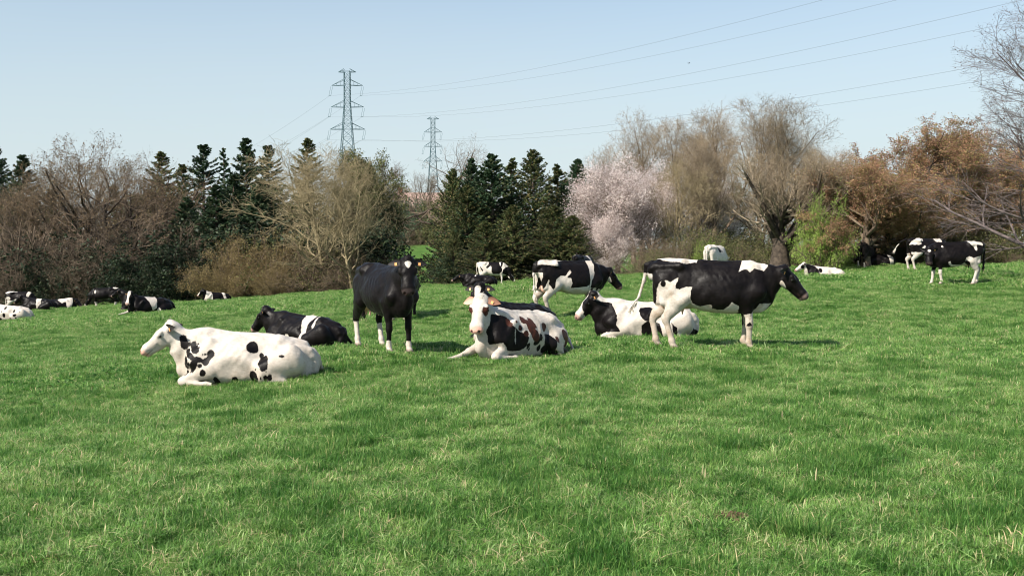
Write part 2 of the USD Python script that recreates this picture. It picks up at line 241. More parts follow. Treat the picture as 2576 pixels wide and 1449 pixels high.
LF = dict(buds=leafy('buds_brown', [(0, (.10, .07, .045)), (.5, (.185, .135, .08)), (1, (.28, .21, .125))]), violet=leafy('twigs_violet_brown', [(0, (.065, .046, .034)), (.6, (.135, .098, .066)), (1, (.20, .15, .09))]), spruce=leafy('needles_dark', [(0, (.016, .038, .018)), (.6, (.032, .064, .03)), (.9, (.06, .09, .04)), (1, (.13, .12, .05))], .12),
    olive=leafy('needles_olive', [(0, (.02, .045, .016)), (.35, (.045, .072, .026)), (.65, (.09, .11, .038)), (.85, (.16, .14, .055)), (1, (.22, .165, .075))], .15), willow=leafy('willow_catkins', [(0, (.12, .09, .038)), (.6, (.20, .15, .065)), (1, (.29, .225, .105))]), pink=leafy('blossom', [(0, (.50, .40, .37)), (.25, (.76, .64, .61)), (1, (.88, .80, .78))], .4),
    red=leafy('buds_reddish', [(0, (.165, .085, .055)), (.4, (.35, .185, .12)), (.65, (.37, .23, .125)), (.8, (.23, .20, .07)), (1, (.18, .19, .055))], .3), green=leafy('leaves_fresh', [(0, (.11, .18, .03)), (.5, (.20, .30, .055)), (1, (.31, .40, .11))], .4), leaf=leafy('leaves_olive', [(0, (.045, .06, .02)), (.6, (.085, .10, .034)), (1, (.16, .145, .055))], .25), teal=leafy('leaves_blue_green', [(0, (.04, .08, .05)), (1, (.10, .15, .085))], .2),
    tan=leafy('buds_tan', [(0, (.15, .11, .065)), (.5, (.27, .205, .125)), (1, (.38, .30, .19))], .3), rust=leafy('buds_rust', [(0, (.09, .058, .034)), (.6, (.165, .11, .06)), (1, (.24, .175, .095))], .3), pale=leafy('buds_pale', [(0, (.18, .14, .08)), (1, (.34, .27, .155))], .3), ever=leafy('leaves_dark', [(0, (.008, .018, .009)), (.8, (.02, .036, .015)), (1, (.045, .06, .025))], .1))
KINDS, KH = {}, {}
stage.CreateClassPrim('/World/plant_kinds')
def kind(name, trunk, twigs, leaf, bk, tw=None, lf=None):
    path = '/World/plant_kinds/' + name; UsdGeom.Xform.Define(stage, path)
    if trunk is not None: usdkit.mesh(stage, path + '/trunk', trunk, BK[bk], smooth=True)
    if twigs is not None: usdkit.mesh(stage, path + '/twigs', twigs, BK[tw or bk])
    if leaf is not None: tones(usdkit.mesh(stage, path + '/crown', leaf, LF[lf]), leaf, 5 if lf in ('spruce', 'olive') else 4, 1)
    KINDS[name] = path; KH[name] = max(m[0][:, 2].max() if len(m[0]) < 50 else np.partition(m[0][:, 2], -12)[-12] for m in (trunk, twigs, leaf) if m is not None)
def broad(name, seed, H=10, r=.28, fork=.28, limbs=11, ang=52, lf='buds', bk='brown', tw=None, per=3, size=.075, up=.10, spread=.62, n2=9, n3=8, n4=6, jit=.16, twig=.55, t1=1.0, multi=1, lean=0., l4=.42, rt=.004, leafspread=.06, trunktop=.75, top=.5):
    rng = np.random.default_rng(seed); TP, TR = [], []
    for k in range(multi):
        a = rng.random()*6.28; P, R = trunk_line(H*trunktop*rng.uniform(.85, 1), r/multi**.5, rng, 8, (.012 if r > .5 else .035) if multi == 1 else .05, (math.cos(a)*.16*(multi > 1) + lean, math.sin(a)*.16*(multi > 1))); TP.append(P); TR.append(R)
    P, R = np.vstack(TP), np.vstack(TR)
    L1 = lambda t, z: H*spread*np.clip(1.05 - (top + .15)*np.abs(t - fork - .05)/(1 - fork), .2, 1)
    P1, R1 = grow(P, R, limbs, L1, rng, fork, 1.0, ang, 10, 6, jit, up, .62, .3, .012)
    P2, R2 = grow(P1, R1, n2, lambda t, z: H*spread*.42*(1.1 - .6*t), rng, .22, 1, 42, 14, 4, jit, up*.8, .55, .35, .008)
    P3, R3 = grow(P2, R2, n3, lambda t, z: H*spread*.19*(1.1 - .5*t), rng, .2, 1, 42, 16, 3, jit, up*.6, .5, .4, .006)
    P4, R4 = grow(P3, R3, n4, lambda t, z: np.full(len(t), l4), rng, .25, 1, 40, 18, 2, jit, up*.4, .6, .5, rt)
    kind(name, join(tubes(P, R, 9), tubes(P1, R1, 6)), join(tubes(P2, R2, 4), tubes(P3, R3, 3), tubes(P4, R4, 3)), leaves(P4, per, size, rng, leafspread) if per else None, bk, tw, lf)
def spruce(name, seed, H=11, base=2.3, lf='spruce', gap=.24, per=6, dens=46, size=.24, bare=.06, ragged=.2, power=.95, droop=.30, nw=.034):
    rng = np.random.default_rng(seed); P, R = trunk_line(H, .16, rng, 10, .006, (0, 0), .08); nz = int(H*(1 - bare)/gap*1.1); z = H*(bare + .015 + (.985 - bare)*np.linspace(0, 1, nz)**.82); z = np.repeat(z, per) + rng.normal(0, gap*1.2, len(z)*per); z = np.clip(z, .2, H*.99); n = len(z); f = 1 - z/H
    L = base*np.minimum(f**power*1.05 + .03, 1.0)*rng.uniform(1 - ragged*2, 1 + ragged, n); az = rng.random(n)*6.28; o = np.stack([np.cos(az), np.sin(az), 0*az], 1); s = np.linspace(0, 1, 6)
    pts = np.stack([np.stack([0*z, 0*z, z], 1) + o*(L*t)[:, None] + np.array([0, 0, 1])*(L*(.55*(1 - f)**1.5*t - droop*f**.5*(1.6*t - 1.15*t*t) + .10*t**3))[:, None] for t in s], 1)
    RR = (.008 + .012*L)[:, None]*np.linspace(1, .3, 6)[None]
    m = n*dens; i = np.repeat(np.arange(n), dens); x = (.10 + .90*rng.random(m)**.75)*4.999; k = x.astype(int); w = (x-k)[:, None]; c = pts[i, k]*(1-w) + pts[i, k+1]*w; bd = norm(pts[i, k+1] - pts[i, k])
    sd = np.cross(bd, (0, 0, 1)) * np.where(rng.random(m) < .5, 1, -1)[:, None]
    d = norm(bd*.6 + sd*rng.uniform(.1, 1.0, m)[:, None] + np.array([0, 0, -1])*rng.uniform(-.15, .9, m)[:, None] + rng.normal(0, .2, (m, 3))); ln = (size*(.45 + .55*np.minimum(L[i]/base*1.6, 1))*rng.uniform(.6, 1.2, m))[:, None]
    q = norm(np.cross(d, rng.normal(0, 1, (m, 3)))); wd = nw*rng.uniform(.7, 1.3, m)[:, None]
    V = np.stack([c - q*wd*.4, c + q*wd*.4, c + d*ln*.55 + q*wd, c + d*ln, c + d*ln*.55 - q*wd], 1).reshape(-1, 3); b = np.arange(m)[:, None]*5
    F = np.vstack([np.hstack([b, b+1, b+2]), np.hstack([b, b+2, b+4]), np.hstack([b+4, b+2, b+3])])
    kind(name, tubes(P, R, 8), tubes(pts, RR, 3), (V, F), 'spruce', 'dark', lf)
def bush(name, seed, H=4, lf='violet', bk='brown', stems=26, per=3, size=.07, ang=30, n2=10, n3=7, n4=0, spread=.10, leafspread=.07, out=.5, l3=.55, rt=.004):
    rng = np.random.default_rng(seed); S, SR = [], []
    for k in range(stems):
        a = rng.random()*6.28; e = rng.uniform(.05, 1.0)*math.radians(ang)*2; h = H*rng.uniform(.55, .95); d = np.array([math.cos(a)*math.sin(e), math.sin(a)*math.sin(e), math.cos(e)]); s = np.linspace(0, 1, 6)[:, None]
        p = np.array([math.cos(a), math.sin(a), 0])*rng.uniform(0, H*out*.35) + d*h*s + np.array([0, 0, -.18*h*math.sin(e)])*s*s + np.cumsum(rng.normal(0, .03*H/5, (6, 3)), 0)*s; p[0, 2] = -.2; S.append(p); SR.append(.012*H*np.linspace(1, .35, 6)*rng.uniform(.6, 1.1))
    P, R = np.array(S), np.array(SR)
    P2, R2 = grow(P, R, n2, lambda t, z: H*.28*(1.15 - .5*t), rng, .12, 1, 40, 16, 3, .16, .03, .5, .4, .007)
    P3, R3 = grow(P2, R2, n3, lambda t, z: np.full(len(t), l3), rng, .15, 1, 42, 18, 2, .16, .02, .6, .5, rt)
    kind(name, tubes(P, R, 5), join(tubes(P2, R2, 3), tubes(P3, R3, 3)), leaves(P3, per, size, rng, leafspread) if per else None, bk, None, lf)
broad('oak_brown', 31, 11, .34, .22, 13, 55, 'rust', 'dark', 'brown', 3, .085, .07, .60, 9, 8, 5)
broad('oak_brown_open', 32, 11, .30, .30, 10, 48, 'buds', 'dark', 'brown', 2, .08, .08, .55, 9, 7, 5)
broad('pale_ash', 33, 11, .20, .16, 15, 52, 'pale', 'lichen', 'lichen', 1, .05, .05, .50, 8, 6, 3, .24, multi=2, trunktop=.92, rt=.009, top=.5, l4=.5)
broad('tall_bare', 34, 12, .20, .20, 14, 36, 'tan', 'brown', 'tan', 3, .06, .17, .44, 9, 8, 5, .12, trunktop=.9, multi=2)
broad('tall_bare_wide', 35, 12, .24, .24, 13, 42, 'tan', 'brown', 'tan', 3, .06, .16, .46, 9, 8, 5, .13, trunktop=.85)
broad('gnarled_oak', 36, 9, .34, .50, 9, 58, 'buds', 'dark', 'brown', 1, .06, .05, .50, 6, 6, 4, .30)
broad('blossom_tree', 37, 9, .20, .10, 15, 52, 'pink', 'brown', 'brown', 4, .10, .06, .52, 9, 7, 4, .14, multi=3, trunktop=.85, leafspread=.16)
broad('pollard', 38, 8.5, .66, .20, 14, 46, 'tan', 'dark', 'tan', 4, .06, .17, .62, 10, 8, 6, .17, trunktop=.42, top=.1)
broad('red_hawthorn', 39, 7.5, .30, .16, 14, 60, 'red', 'brown', 'brown', 11, .085, .03, .66, 10, 9, 6, .16, l4=.30, trunktop=.75, leafspread=.07)
broad('red_hawthorn_layered', 40, 7.5, .24, .20, 14, 66, 'red', 'dark', 'brown', 11, .085, .03, .72, 10, 9, 6, .16, l4=.30, trunktop=.85, leafspread=.07)
broad('edge_tree', 41, 10, .17, .08, 22, 56, 'violet', 'mauve', 'mauve', 2, .045, .07, .58, 10, 9, 6, .10, l4=.30, trunktop=.9, rt=.003)
broad('birch_grey', 42, 10, .15, .15, 16, 40, 'violet', 'grey', 'brown', 3, .06, .02, .26, 7, 7, 5, .14, trunktop=.95)
broad('leafy_tree', 43, 9, .22, .2, 13, 50, 'leaf', 'brown', 'brown', 7, .13, .08, .45, 8, 7, 4, .15, leafspread=.12)
broad('ivy_tree', 44, 11, .3, .12, 16, 50, 'leaf', 'dark', 'dark', 8, .15, .08, .30, 8, 7, 4, .15, leafspread=.14, trunktop=.95)
spruce('spruce_tall', 51, 12, 3.3, per=8, droop=.42, size=.28); spruce('spruce_tall_sparse', 57, 12, 3.0, per=6, droop=.5, size=.26, ragged=.34, power=.85); spruce('spruce_thin', 52, 12, 1.8, gap=.30, per=4, dens=36, ragged=.4); spruce('spruce_ragged', 53, 12, 3.3, 'olive', .26, 6, 46, .26, ragged=.3)
spruce('spruce_olive_wide', 54, 9, 3.7, 'olive', .17, 8, 46, .24, .02, .22, .85, .4); spruce('spruce_dark_wide', 55, 9, 3.3, 'spruce', .17, 8, 46, .23, .02, .2, .9, .28); spruce('spruce_olive_thin', 56, 9, 1.6, 'olive', .22, 5, 42, .25, .02, .4, .75, .5)
bush('brown_thicket', 61, 5, 'violet', 'brown', 34, 2, .07, 34, 10, 7, 0); bush('brown_scrub', 62, 4, 'buds', 'brown', 30, 3, .07, 40, 9, 7, 0); bush('willow_bush', 63, 6, 'willow', 'brown', 46, 12, .10, 34, 11, 7, 0, leafspread=.16, l3=.45)
bush('green_bush', 64, 5, 'green', 'brown', 30, 9, .13, 34, 9, 6, 0, leafspread=.13); bush('dark_evergreen', 65, 5, 'ever', 'dark', 34, 10, .16, 34, 10, 6, 0, leafspread=.15); bush('olive_hedge', 66, 4, 'leaf', 'brown', 34, 6, .11, 42, 9, 7, 0, leafspread=.11); bush('teal_bush', 67, 6, 'teal', 'brown', 30, 9, .16, 30, 9, 6, 0, leafspread=.16)
bush('blossom_scrub', 68, 3, 'pink', 'brown', 22, 5, .08, 40, 8, 6, 0, leafspread=.10)
def plant(name, cat, kindname, px, top, d, label, wide=1.0, yaw=None, group=None, sinkz=0.):
    _yr = np.random.default_rng(int(px*7 + top*3 + d) % 99991)
    """Sets a plant at depth d under the photograph's column px, tall enough to reach the row top."""
    x, y, z = spot(px, d); zt = EYE + ray(px, top)[1]*d; s = (zt - z + sinkz)/KH[kindname]
    return thing(name, label, cat, (x, y, z - .05 - sinkz), float(_yr.random()*360) if yaw is None else yaw, (s*wide, s*wide, s), group, KINDS[kindname])
# ------------------------------------------------------------------ cows: a smooth blend of elliptic limbs and a lofted barrel, meshed as one skin
def surface_nets(F, org, h):
    s = F < 0
    def c8(A): return [A[i:A.shape[0]-1+i, j:A.shape[1]-1+j, k:A.shape[2]-1+k] for i in (0,1) for j in (0,1) for k in (0,1)]
    S = c8(s); cnt = sum(x.astype(np.int8) for x in S); mix = (cnt > 0) & (cnt < 8)
    idx = np.argwhere(mix); vid = -np.ones(mix.shape, np.int32); vid[mix] = np.arange(len(idx))
    V = np.zeros((len(idx), 3)); n = np.zeros(len(idx))
    co = np.array([(i, j, k) for i in (0,1) for j in (0,1) for k in (0,1)])
    vals = np.stack([F[idx[:, 0]+a, idx[:, 1]+b, idx[:, 2]+c] for a, b, c in co], 1)
    for a in range(8):
        for b in range(a+1, 8):
            if abs(co[a]-co[b]).sum() != 1: continue
            va, vb = vals[:, a], vals[:, b]; m = (va < 0) != (vb < 0)
            t = np.where(m, va / np.where(m, va - vb, 1), 0)
            V += np.where(m[:, None], co[a] + t[:, None] * (co[b]-co[a]), 0); n += m
    V = org + (idx + V / n[:, None]) * h
    faces = []
    for ax in range(3):
        a = [slice(None)]*3; b = [slice(None)]*3; a[ax] = slice(0, -1); b[ax] = slice(1, None)
        sa, sb = s[tuple(a)], s[tuple(b)]
        e = np.argwhere(sa != sb); u, w = (ax+1) % 3, (ax+2) % 3
        e = e[(e[:, u] > 0) & (e[:, w] > 0)]; 
        ok = np.ones(len(e), bool)
        for q in (u, w): ok &= e[:, q] < mix.shape[q]
        e = e[ok]
        def g(du, dw):
            p = e.copy(); p[:, u] += du; p[:, w] += dw; return vid[p[:, 0], p[:, 1], p[:, 2]]
        quad = np.stack([g(-1, -1), g(0, -1), g(0, 0), g(-1, 0)], 1)
        fl = ~sa[e[:, 0], e[:, 1], e[:, 2]]
        quad[fl] = quad[fl][:, ::-1]
        faces.append(quad)
    Q = np.vstack(faces)
    return V, np.vstack([Q[:, [0, 1, 2]], Q[:, [0, 2, 3]]])
def laplace(V, Fc, it, lam=0.5):
    i = np.r_[Fc[:, 0], Fc[:, 1], Fc[:, 2]]; j = np.r_[Fc[:, 1], Fc[:, 2], Fc[:, 0]]
    A = sparse.coo_matrix((np.ones(len(i)*2), (np.r_[i, j], np.r_[j, i])), shape=(len(V),)*2).tocsr(); A.data[:] = 1
    d = np.asarray(A.sum(1)).ravel()
    for _ in range(it):
        V = V + lam * (A @ V / d[:, None] - V); V = V - lam * 1.02 * (A @ V / d[:, None] - V)
    return V
class Limb:
    """Elliptic tapered capsule a->b: ra, rb = (sideways, upwards) half widths; up = direction the second width is measured along."""
    def __init__(s, a, b, ra, rb, k=.04, up=(0, 0, 1), group='torso', sub=False):
        s.a, s.b = np.asarray(a, float), np.asarray(b, float); s.k, s.group, s.sub = k, group, sub
        s.ra = np.array([ra, ra] if np.ndim(ra) == 0 else ra, float); s.rb = np.array([rb, rb] if np.ndim(rb) == 0 else rb, float)
        ax = s.b - s.a; s.L = np.linalg.norm(ax); s.ax = ax / s.L if s.L > 1e-6 else np.array([1., 0, 0])
        up = np.asarray(up, float)
        if abs(up @ s.ax) > .97: up = np.array([1., 0, 0]) if abs(s.ax[0]) < .9 else np.array([0, 1., 0])
        s.u = norm(up - (up @ s.ax) * s.ax); s.v = np.cross(s.u, s.ax)
    def box(s):
        r = max(s.ra.max(), s.rb.max()) + s.k + .03; return np.minimum(s.a, s.b) - r, np.maximum(s.a, s.b) + r
    def __call__(s, P):
        q = P - s.a; x = q @ s.ax; t = np.clip(x / max(s.L, 1e-6), 0, 1); e = x - t * s.L
        w = s.ra + t[..., None] * (s.rb - s.ra); m = w.min(-1)
        qv, qu = q @ s.v, q @ s.u
        k0 = np.sqrt((qv / w[..., 0])**2 + (qu / w[..., 1])**2 + (e / m)**2)
        k1 = np.sqrt((qv / w[..., 0]**2)**2 + (qu / w[..., 1]**2)**2 + (e / m**2)**2)
        return k0 * (k0 - 1) / np.maximum(k1, 1e-6)
class Barrel:
    """The trunk: heights of the topline and belly line and half widths along x, egg-shaped sections."""
    k = .03; group = 'torso'; sub = False
    def __init__(s, rows, M, t, ribs=0.):
        s.ribs = ribs
        r = np.array(rows); s.x0, s.x1 = r[0, 0], r[-1, 0]; s.f = [PchipInterpolator(r[:, 0], r[:, i]) for i in (1, 2, 3)]
        s.M, s.t, s.r = M, t, r
    def box(s):
        c = np.array([[x, y, z] for x in (s.x0-.15, s.x1+.15) for y in (-.5, .5) for z in (s.r[:, 2].min()-.1, s.r[:, 1].max()+.1)]) @ s.M.T + s.t
        return c.min(0), c.max(0)
    def __call__(s, P):
        q = (P - s.t) @ s.M; x = np.clip(q[..., 0], s.x0, s.x1); e = q[..., 0] - x
        zt, zb, w = [f(x) for f in s.f]; zc, hh = (zt + zb) / 2, (zt - zb) / 2
        v = (q[..., 2] - zc) / hh
        w = w * (1 + s.ribs * np.sin((x + .25*v) * 60) * smooth01((x-.66)/.12) * smooth01((1.30-x)/.15) * smooth01((v+.45)/.4) * smooth01((.75-v)/.3))
        w = w * (1 - .20 * np.clip(v, -1, 1) - .10 * np.clip(v, -1, 1)**2)
        k0 = (np.abs(q[..., 1] / w)**2.25 + np.abs(v)**2.25 + np.abs(e / .09)**2.25)**(1 / 2.25)
        return (k0 - 1) * np.minimum(w, hh) * .85
def field(prims, h):
    lo = np.min([p.box()[0] for p in prims], 0) - .02; hi = np.max([p.box()[1] for p in prims], 0) + .02
    n = np.ceil((hi - lo) / h).astype(int) + 1
    F = np.full(n, .5, np.float32)
    ax = [lo[i] + np.arange(n[i]) * h for i in range(3)]
    for p in prims:
        a, b = p.box(); i0 = np.clip(np.floor((a - lo) / h).astype(int), 0, n); i1 = np.clip(np.ceil((b - lo) / h).astype(int) + 1, 0, n)
        sl = tuple(slice(x, y) for x, y in zip(i0, i1))
        P = np.stack(np.meshgrid(*[ax[i][sl[i]] for i in range(3)], indexing='ij'), -1)
        d = p(P); f = F[sl]
        if p.sub:
            g = np.clip(.5 - .5 * (f + d) / p.k, 0, 1); F[sl] = f + g * (-d - f) + p.k * g * (1 - g)
        else:
            g = np.clip(.5 + .5 * (f - d) / p.k, 0, 1); F[sl] = f + g * (d - f) - p.k * g * (1 - g)
    return F, lo
def rot(yaw=0, pitch=0, roll=0):
    cy, sy, cp, sp, cr, sr = math.cos(yaw), math.sin(yaw), math.cos(pitch), math.sin(pitch), math.cos(roll), math.sin(roll)
    return np.array([[cy, -sy, 0], [sy, cy, 0], [0, 0, 1]]) @ np.array([[cp, 0, -sp], [0, 1, 0], [sp, 0, cp]]) @ np.array([[1, 0, 0], [0, cr, -sr], [0, sr, cr]])

STAND = [(-.02, 1.36, 1.08, .10), (.05, 1.395, .97, .17), (.2, 1.41, .84, .22), (.42, 1.405, .73, .255), (.6, 1.385, .65, .28), (.9, 1.365, .575, .335), (1.15, 1.36, .56, .335),
         (1.4, 1.375, .56, .27), (1.55, 1.345, .57, .215), (1.7, 1.25, .61, .16), (1.80, 1.10, .72, .09)]
LIE = [(-.04, 1.02, .66, .12), (.05, 1.13, .58, .23), (.2, 1.20, .55, .31), (.42, 1.245, .545, .37), (.6, 1.255, .545, .40), (.9, 1.265, .545, .42), (1.15, 1.285, .545, .395),
       (1.4, 1.325, .545, .30), (1.55, 1.315, .55, .23), (1.7, 1.24, .58, .165), (1.80, 1.10, .68, .09)]
def dist_poly(P, poly):
    """Signed distance (inside negative) of 2-D points to a polygon."""
    poly = np.asarray(poly, float); d = np.full(len(P), 1e9); ins = np.zeros(len(P), bool)
    for a, b in zip(poly, np.roll(poly, -1, 0)):
        e = b - a; w = P - a; t = np.clip(w @ e / max(e @ e, 1e-9), 0, 1); d = np.minimum(d, np.linalg.norm(w - t[:, None] * e, axis=1))
        c = (a[1] > P[:, 1]) != (b[1] > P[:, 1])
        ins ^= c & (P[:, 0] < (b[0]-a[0]) * (P[:, 1]-a[1]) / np.where(b[1] == a[1], 1e-9, b[1]-a[1]) + a[0])
    return np.where(ins, -d, d)
def cow_shape(pose='stand', head=(2.02, 0, 1.20), yaw=0., pitch=-50., roll=0., legs={}, h=.016, tail='down', lean=1, front=('fold', 'fold'), droop=0., udder=True, neckmid=None, ribs=False):
    """head: where the poll is; yaw/pitch of the face axis (poll to muzzle) in degrees. Returns prims, head frame, extras."""
    ly = pose == 'lie'
    M, t = (rot(0, 0, math.radians(-7 * lean)), np.array([0, -.085 * lean, -.535])) if ly else (np.eye(3), np.zeros(3))
    T = lambda x, y, z: np.array([x, y, z]) @ M.T + t
    prims = [Barrel(LIE if ly else STAND, M, t, .014 if ribs else .006)]
    A = lambda a, b, ra, rb, k=.05, up=(0, 0, 1), g='torso', sub=False: prims.append(Limb(a, b, ra, rb, k, up, g, sub))
    dz = (lambda x: float(PchipInterpolator([r[0] for r in LIE], [r[1] for r in LIE])(x) - PchipInterpolator([r[0] for r in STAND], [r[1] for r in STAND])(x))) if ly else (lambda x: 0.)
    up = lambda x, y, z: T(x, y, z + dz(x))
    A(up(.08, 0, 1.385), up(.75, 0, 1.36), .03, .025, .06); A(up(.75, 0, 1.36), up(1.5, 0, 1.335), .025, .04, .07)
    for s in (-1, 1):
        A(up(.44, s*.10, 1.345), up(.42, s*.185, 1.305), .055, .05, .10)
        A(up(.0, s*.085, 1.31), up(-.03, s*.10, 1.27), .05, .045, .06)
        A(up(.40, s*.20, 1.31), up(.03, s*.11, 1.29), .035, .035, .07)
        A(up(.66, s*.40, 1.17), up(.57, s*.42, 1.05), .10, .08, .10, sub=True)
        A(up(.20, s*.31, 1.27), up(.14, s*.27, 1.22), .07, .05, .08, sub=True)
        A(T(1.52, s*.10, 1.27), T(1.60, s*.185, .90), (.05, .10), (.085, .13), .07, up=(1, 0, 0))
    if not ly:
        for s, nm in ((1, 'l'), (-1, 'r')):
            dx = legs.get('h' + nm, (0, 0)); f = 'h' + nm
            hip, st, hk, fl, hf = np.array([.20, s*.15, 1.10]), np.array([.40 + dx[0]*.3, s*.215, .78]), np.array([.07 + dx[0]*.85, s*.165 + dx[1]*.8, .47]), np.array([.15 + dx[0], s*.165 + dx[1], .12]), np.array([.18 + dx[0], s*.17 + dx[1], .03])
            A(hip, st, (.11, .19), (.085, .13), .07, up=(1, 0, .3), g=f); A((.09, s*.12, 1.14), (.13 + dx[0]*.4, s*.16, .74), (.085, .11), (.07, .10), .07, up=(1, 0, 0), g=f)
            A(st, hk, (.085, .125), (.042, .066), .05, up=(1, 0, .4), g=f); A(st + (-.1, 0, -.02), hk + (0, 0, .06), (.06, .10), (.04, .055), .05, up=(1, 0, 0), g=f)
            A(hk + (-.03, 0, .05), hk + (.0, 0, -.03), (.036, .045), (.042, .058), .03, up=(1, 0, 0), g=f)
            A(hk, fl, (.040, .054), (.038, .044), .03, up=(1, 0, 0), g=f); A(fl + (-.008, 0, .01), fl, (.048, .056), (.048, .054), .025, up=(1, 0, 0), g=f)
            A(fl, hf, (.040, .042), (.048, .058), .02, up=(1, 0, 0), g=f); A(hf + (-.01, 0, .015), hf + (.055, 0, -.005), (.052, .04), (.046, .026), .015, g=f)
            dx = legs.get('f' + nm, (0, 0)); f = 'f' + nm
            el, kn, fl, hf = np.array([1.42, s*.19, .80]), np.array([1.46 + dx[0]*.5, s*.155 + dx[1]*.5, .42]), np.array([1.44 + dx[0], s*.15 + dx[1], .12]), np.array([1.47 + dx[0], s*.15 + dx[1], .03])
            A((1.58, s*.17, .92), el, (.09, .14), (.08, .11), .06, up=(1, 0, 0), g=f)
            A(el, kn + (0, 0, .05), (.075, .105), (.042, .052), .05, up=(1, 0, 0), g=f); A(kn + (0, 0, .04), kn + (0, 0, -.04), (.05, .056), (.052, .058), .03, up=(1, 0, 0), g=f)
            A(kn, fl, (.040, .048), (.037, .042), .03, up=(1, 0, 0), g=f); A(fl + (-.008, 0, .01), fl, (.042, .05), (.042, .048), .025, up=(1, 0, 0), g=f)
            A(fl, hf, (.038, .042), (.048, .056), .02, up=(1, 0, 0), g=f); A(hf + (-.01, 0, .015), hf + (.05, 0, -.005), (.052, .04), (.046, .026), .015, g=f)
        A((1.62, 0, .70), (1.74, 0, .78), (.075, .09), (.06, .10), .07)
        if udder:
            A((.30, 0, .76), (.52, 0, .74), (.15, .15), (.13, .12), .05, g='udder'); A((.22, 0, .74), (.22, 0, .80), (.14, .13), (.12, .12), .05, g='udder')
            for x, y in ((.27, .075), (.27, -.075), (.45, .075), (.45, -.075)): A((x, y, .62), (x, y, .545), .026, .014, .02, g='udder')
    else:
        for s in (1, -1):
            o = s * lean < 0           # the side the cow leans away from shows its whole thigh
            w = 1.0 if o else .8
            y0 = s * (.30 if o else .27)
            A((.20, y0 + 0*s, .40 if o else .3), (.62, s*.40, .24), (.16*w, .22*w), (.12*w, .15*w), .09, g='hl' if s > 0 else 'hr')
            A((.60, s*.41, .19), (.26, s*.41, .05), (.085, .10), (.055, .06), .08, g='hl' if s > 0 else 'hr')
            A((.24, s*.41, .02), (.62, s*.43, .0), (.045, .05), (.035, .042), .05, g='hl' if s > 0 else 'hr')
            A((.62, s*.43, .0), (.72, s*.43, -.01), (.042, .042), (.05, .035), .03, g='hl' if s > 0 else 'hr')
            fr = front[0 if s > 0 else 1]; f = 'fl' if s > 0 else 'fr'
            el = np.array([1.34, s*.24, .26])
            A((1.58, s*.17, .42), el, (.10, .15), (.10, .12), .07, up=(1, 0, 0), g=f)
            if fr == 'fold':
                kn = np.array([1.74, s*.25, .10])
                A(el, kn, (.09, .11), (.058, .065), .06, g=f); A(kn + (.01, 0, -.01), kn + (-.02, 0, 0), .066, .062, .03, g=f)
                A(kn + (-.01, s*.03, -.03), (1.40, s*.34, .055), (.042, .042), (.036, .04), .04, g=f); A((1.40, s*.34, .055), (1.27, s*.36, .04), .042, (.048, .035), .03, g=f)
            else:
                kn = np.array([1.77, s*.27, .14]); ft = np.array([2.00, s*.34, .055])
                A(el, kn, (.09, .11), (.055, .06), .06, g=f); A(kn, ft, (.045, .048), (.036, .04), .04, g=f); A(ft, ft + (.13, s*.02, -.015), .042, (.05, .036), .03, g=f)
        A((1.6, 0, .16), (1.76, 0, .26), (.13, .13), (.09, .13), .08)
        for s in (1, -1):
            A(T(.86, s*.60, .70), T(1.10, s*.58, .70), (.20, .17), (.20, .17), .14, sub=True); A(T(.60, s*.50, 1.06), T(.70, s*.52, .98), .12, .10, .12, sub=True)
            A(T(1.36, s*.255, 1.17), T(1.56, s*.25, .86), (.035, .05), (.06, .09), .08, up=(1, 0, 0))
    # neck and head
    R = rot(math.radians(yaw), math.radians(pitch), math.radians(roll)); fwd, side, upv = R[:, 0], R[:, 1], R[:, 2]
    P0 = np.asarray(head, float); Hd = lambda f, s, u: P0 + f*fwd + s*side + u*upv
    nb = T(1.50, 0, 1.03) if not ly else T(1.52, 0, 1.05)
    ne = Hd(.01, 0, -.125); nm_ = np.asarray(neckmid, float) if neckmid is not None else (nb + ne)/2 + np.array([.03, 0, -droop])
    A(nb, nm_, (.145, .30), (.115, .215), .08, g='neck'); A(nm_, ne, (.115, .215), (.098, .118), .06, g='neck')
    A(nb + (.12, 0, -.22), nm_ + (.04, 0, -.15), (.05, .08), (.035, .06), .07, g='neck'); A(nm_ + (.04, 0, -.15), Hd(.10, 0, -.22), (.035, .06), (.04, .05), .06, g='neck')
    A(nb + (0, 0, .20), nm_ + (0, 0, .13), (.06, .08), (.05, .06), .07, g='neck')
    g = 'head'; HU = upv
    A(Hd(0, 0, -.085), Hd(.20, 0, -.095), (.120, .095), (.128, .108), .03, HU, g); A(Hd(.2, 0, -.085), Hd(.46, 0, -.078), (.112, .095), (.092, .072), .04, HU, g)
    A(Hd(.46, 0, -.08), Hd(.515, 0, -.085), (.112, .074), (.106, .064), .03, HU, g); A(Hd(.08, 0, -.20), Hd(.45, 0, -.145), (.065, .07), (.062, .044), .04, HU, g)
    A(Hd(-.02, 0, -.02), Hd(.02, 0, -.03), (.06, .045), (.05, .04), .04, HU, g)
    for s in (-1, 1):
        A(Hd(.11, s*.065, -.17), Hd(.24, s*.06, -.16), (.045, .085), (.040, .055), .04, HU, g)
        A(Hd(.155, s*.116, -.042), Hd(.205, s*.118, -.052), .036, .031, .03, HU, g)
        A(Hd(.30, s*.072, -.10), Hd(.40, s*.066, -.10), (.025, .03), (.022, .03), .03, HU, g)
        A(Hd(.545, s*.055, -.062), Hd(.59, s*.072, -.055), .017, .018, .012, HU, g, True)
    A(Hd(.49, 0, -.165), Hd(.53, 0, -.158), (.055, .020), (.045, .016), .012, HU, g)
    ex = dict(Hd=Hd, R=R, P0=P0, M=M, t=t, ly=ly)
    # tail
    b = up(-.03, 0, 1.36)
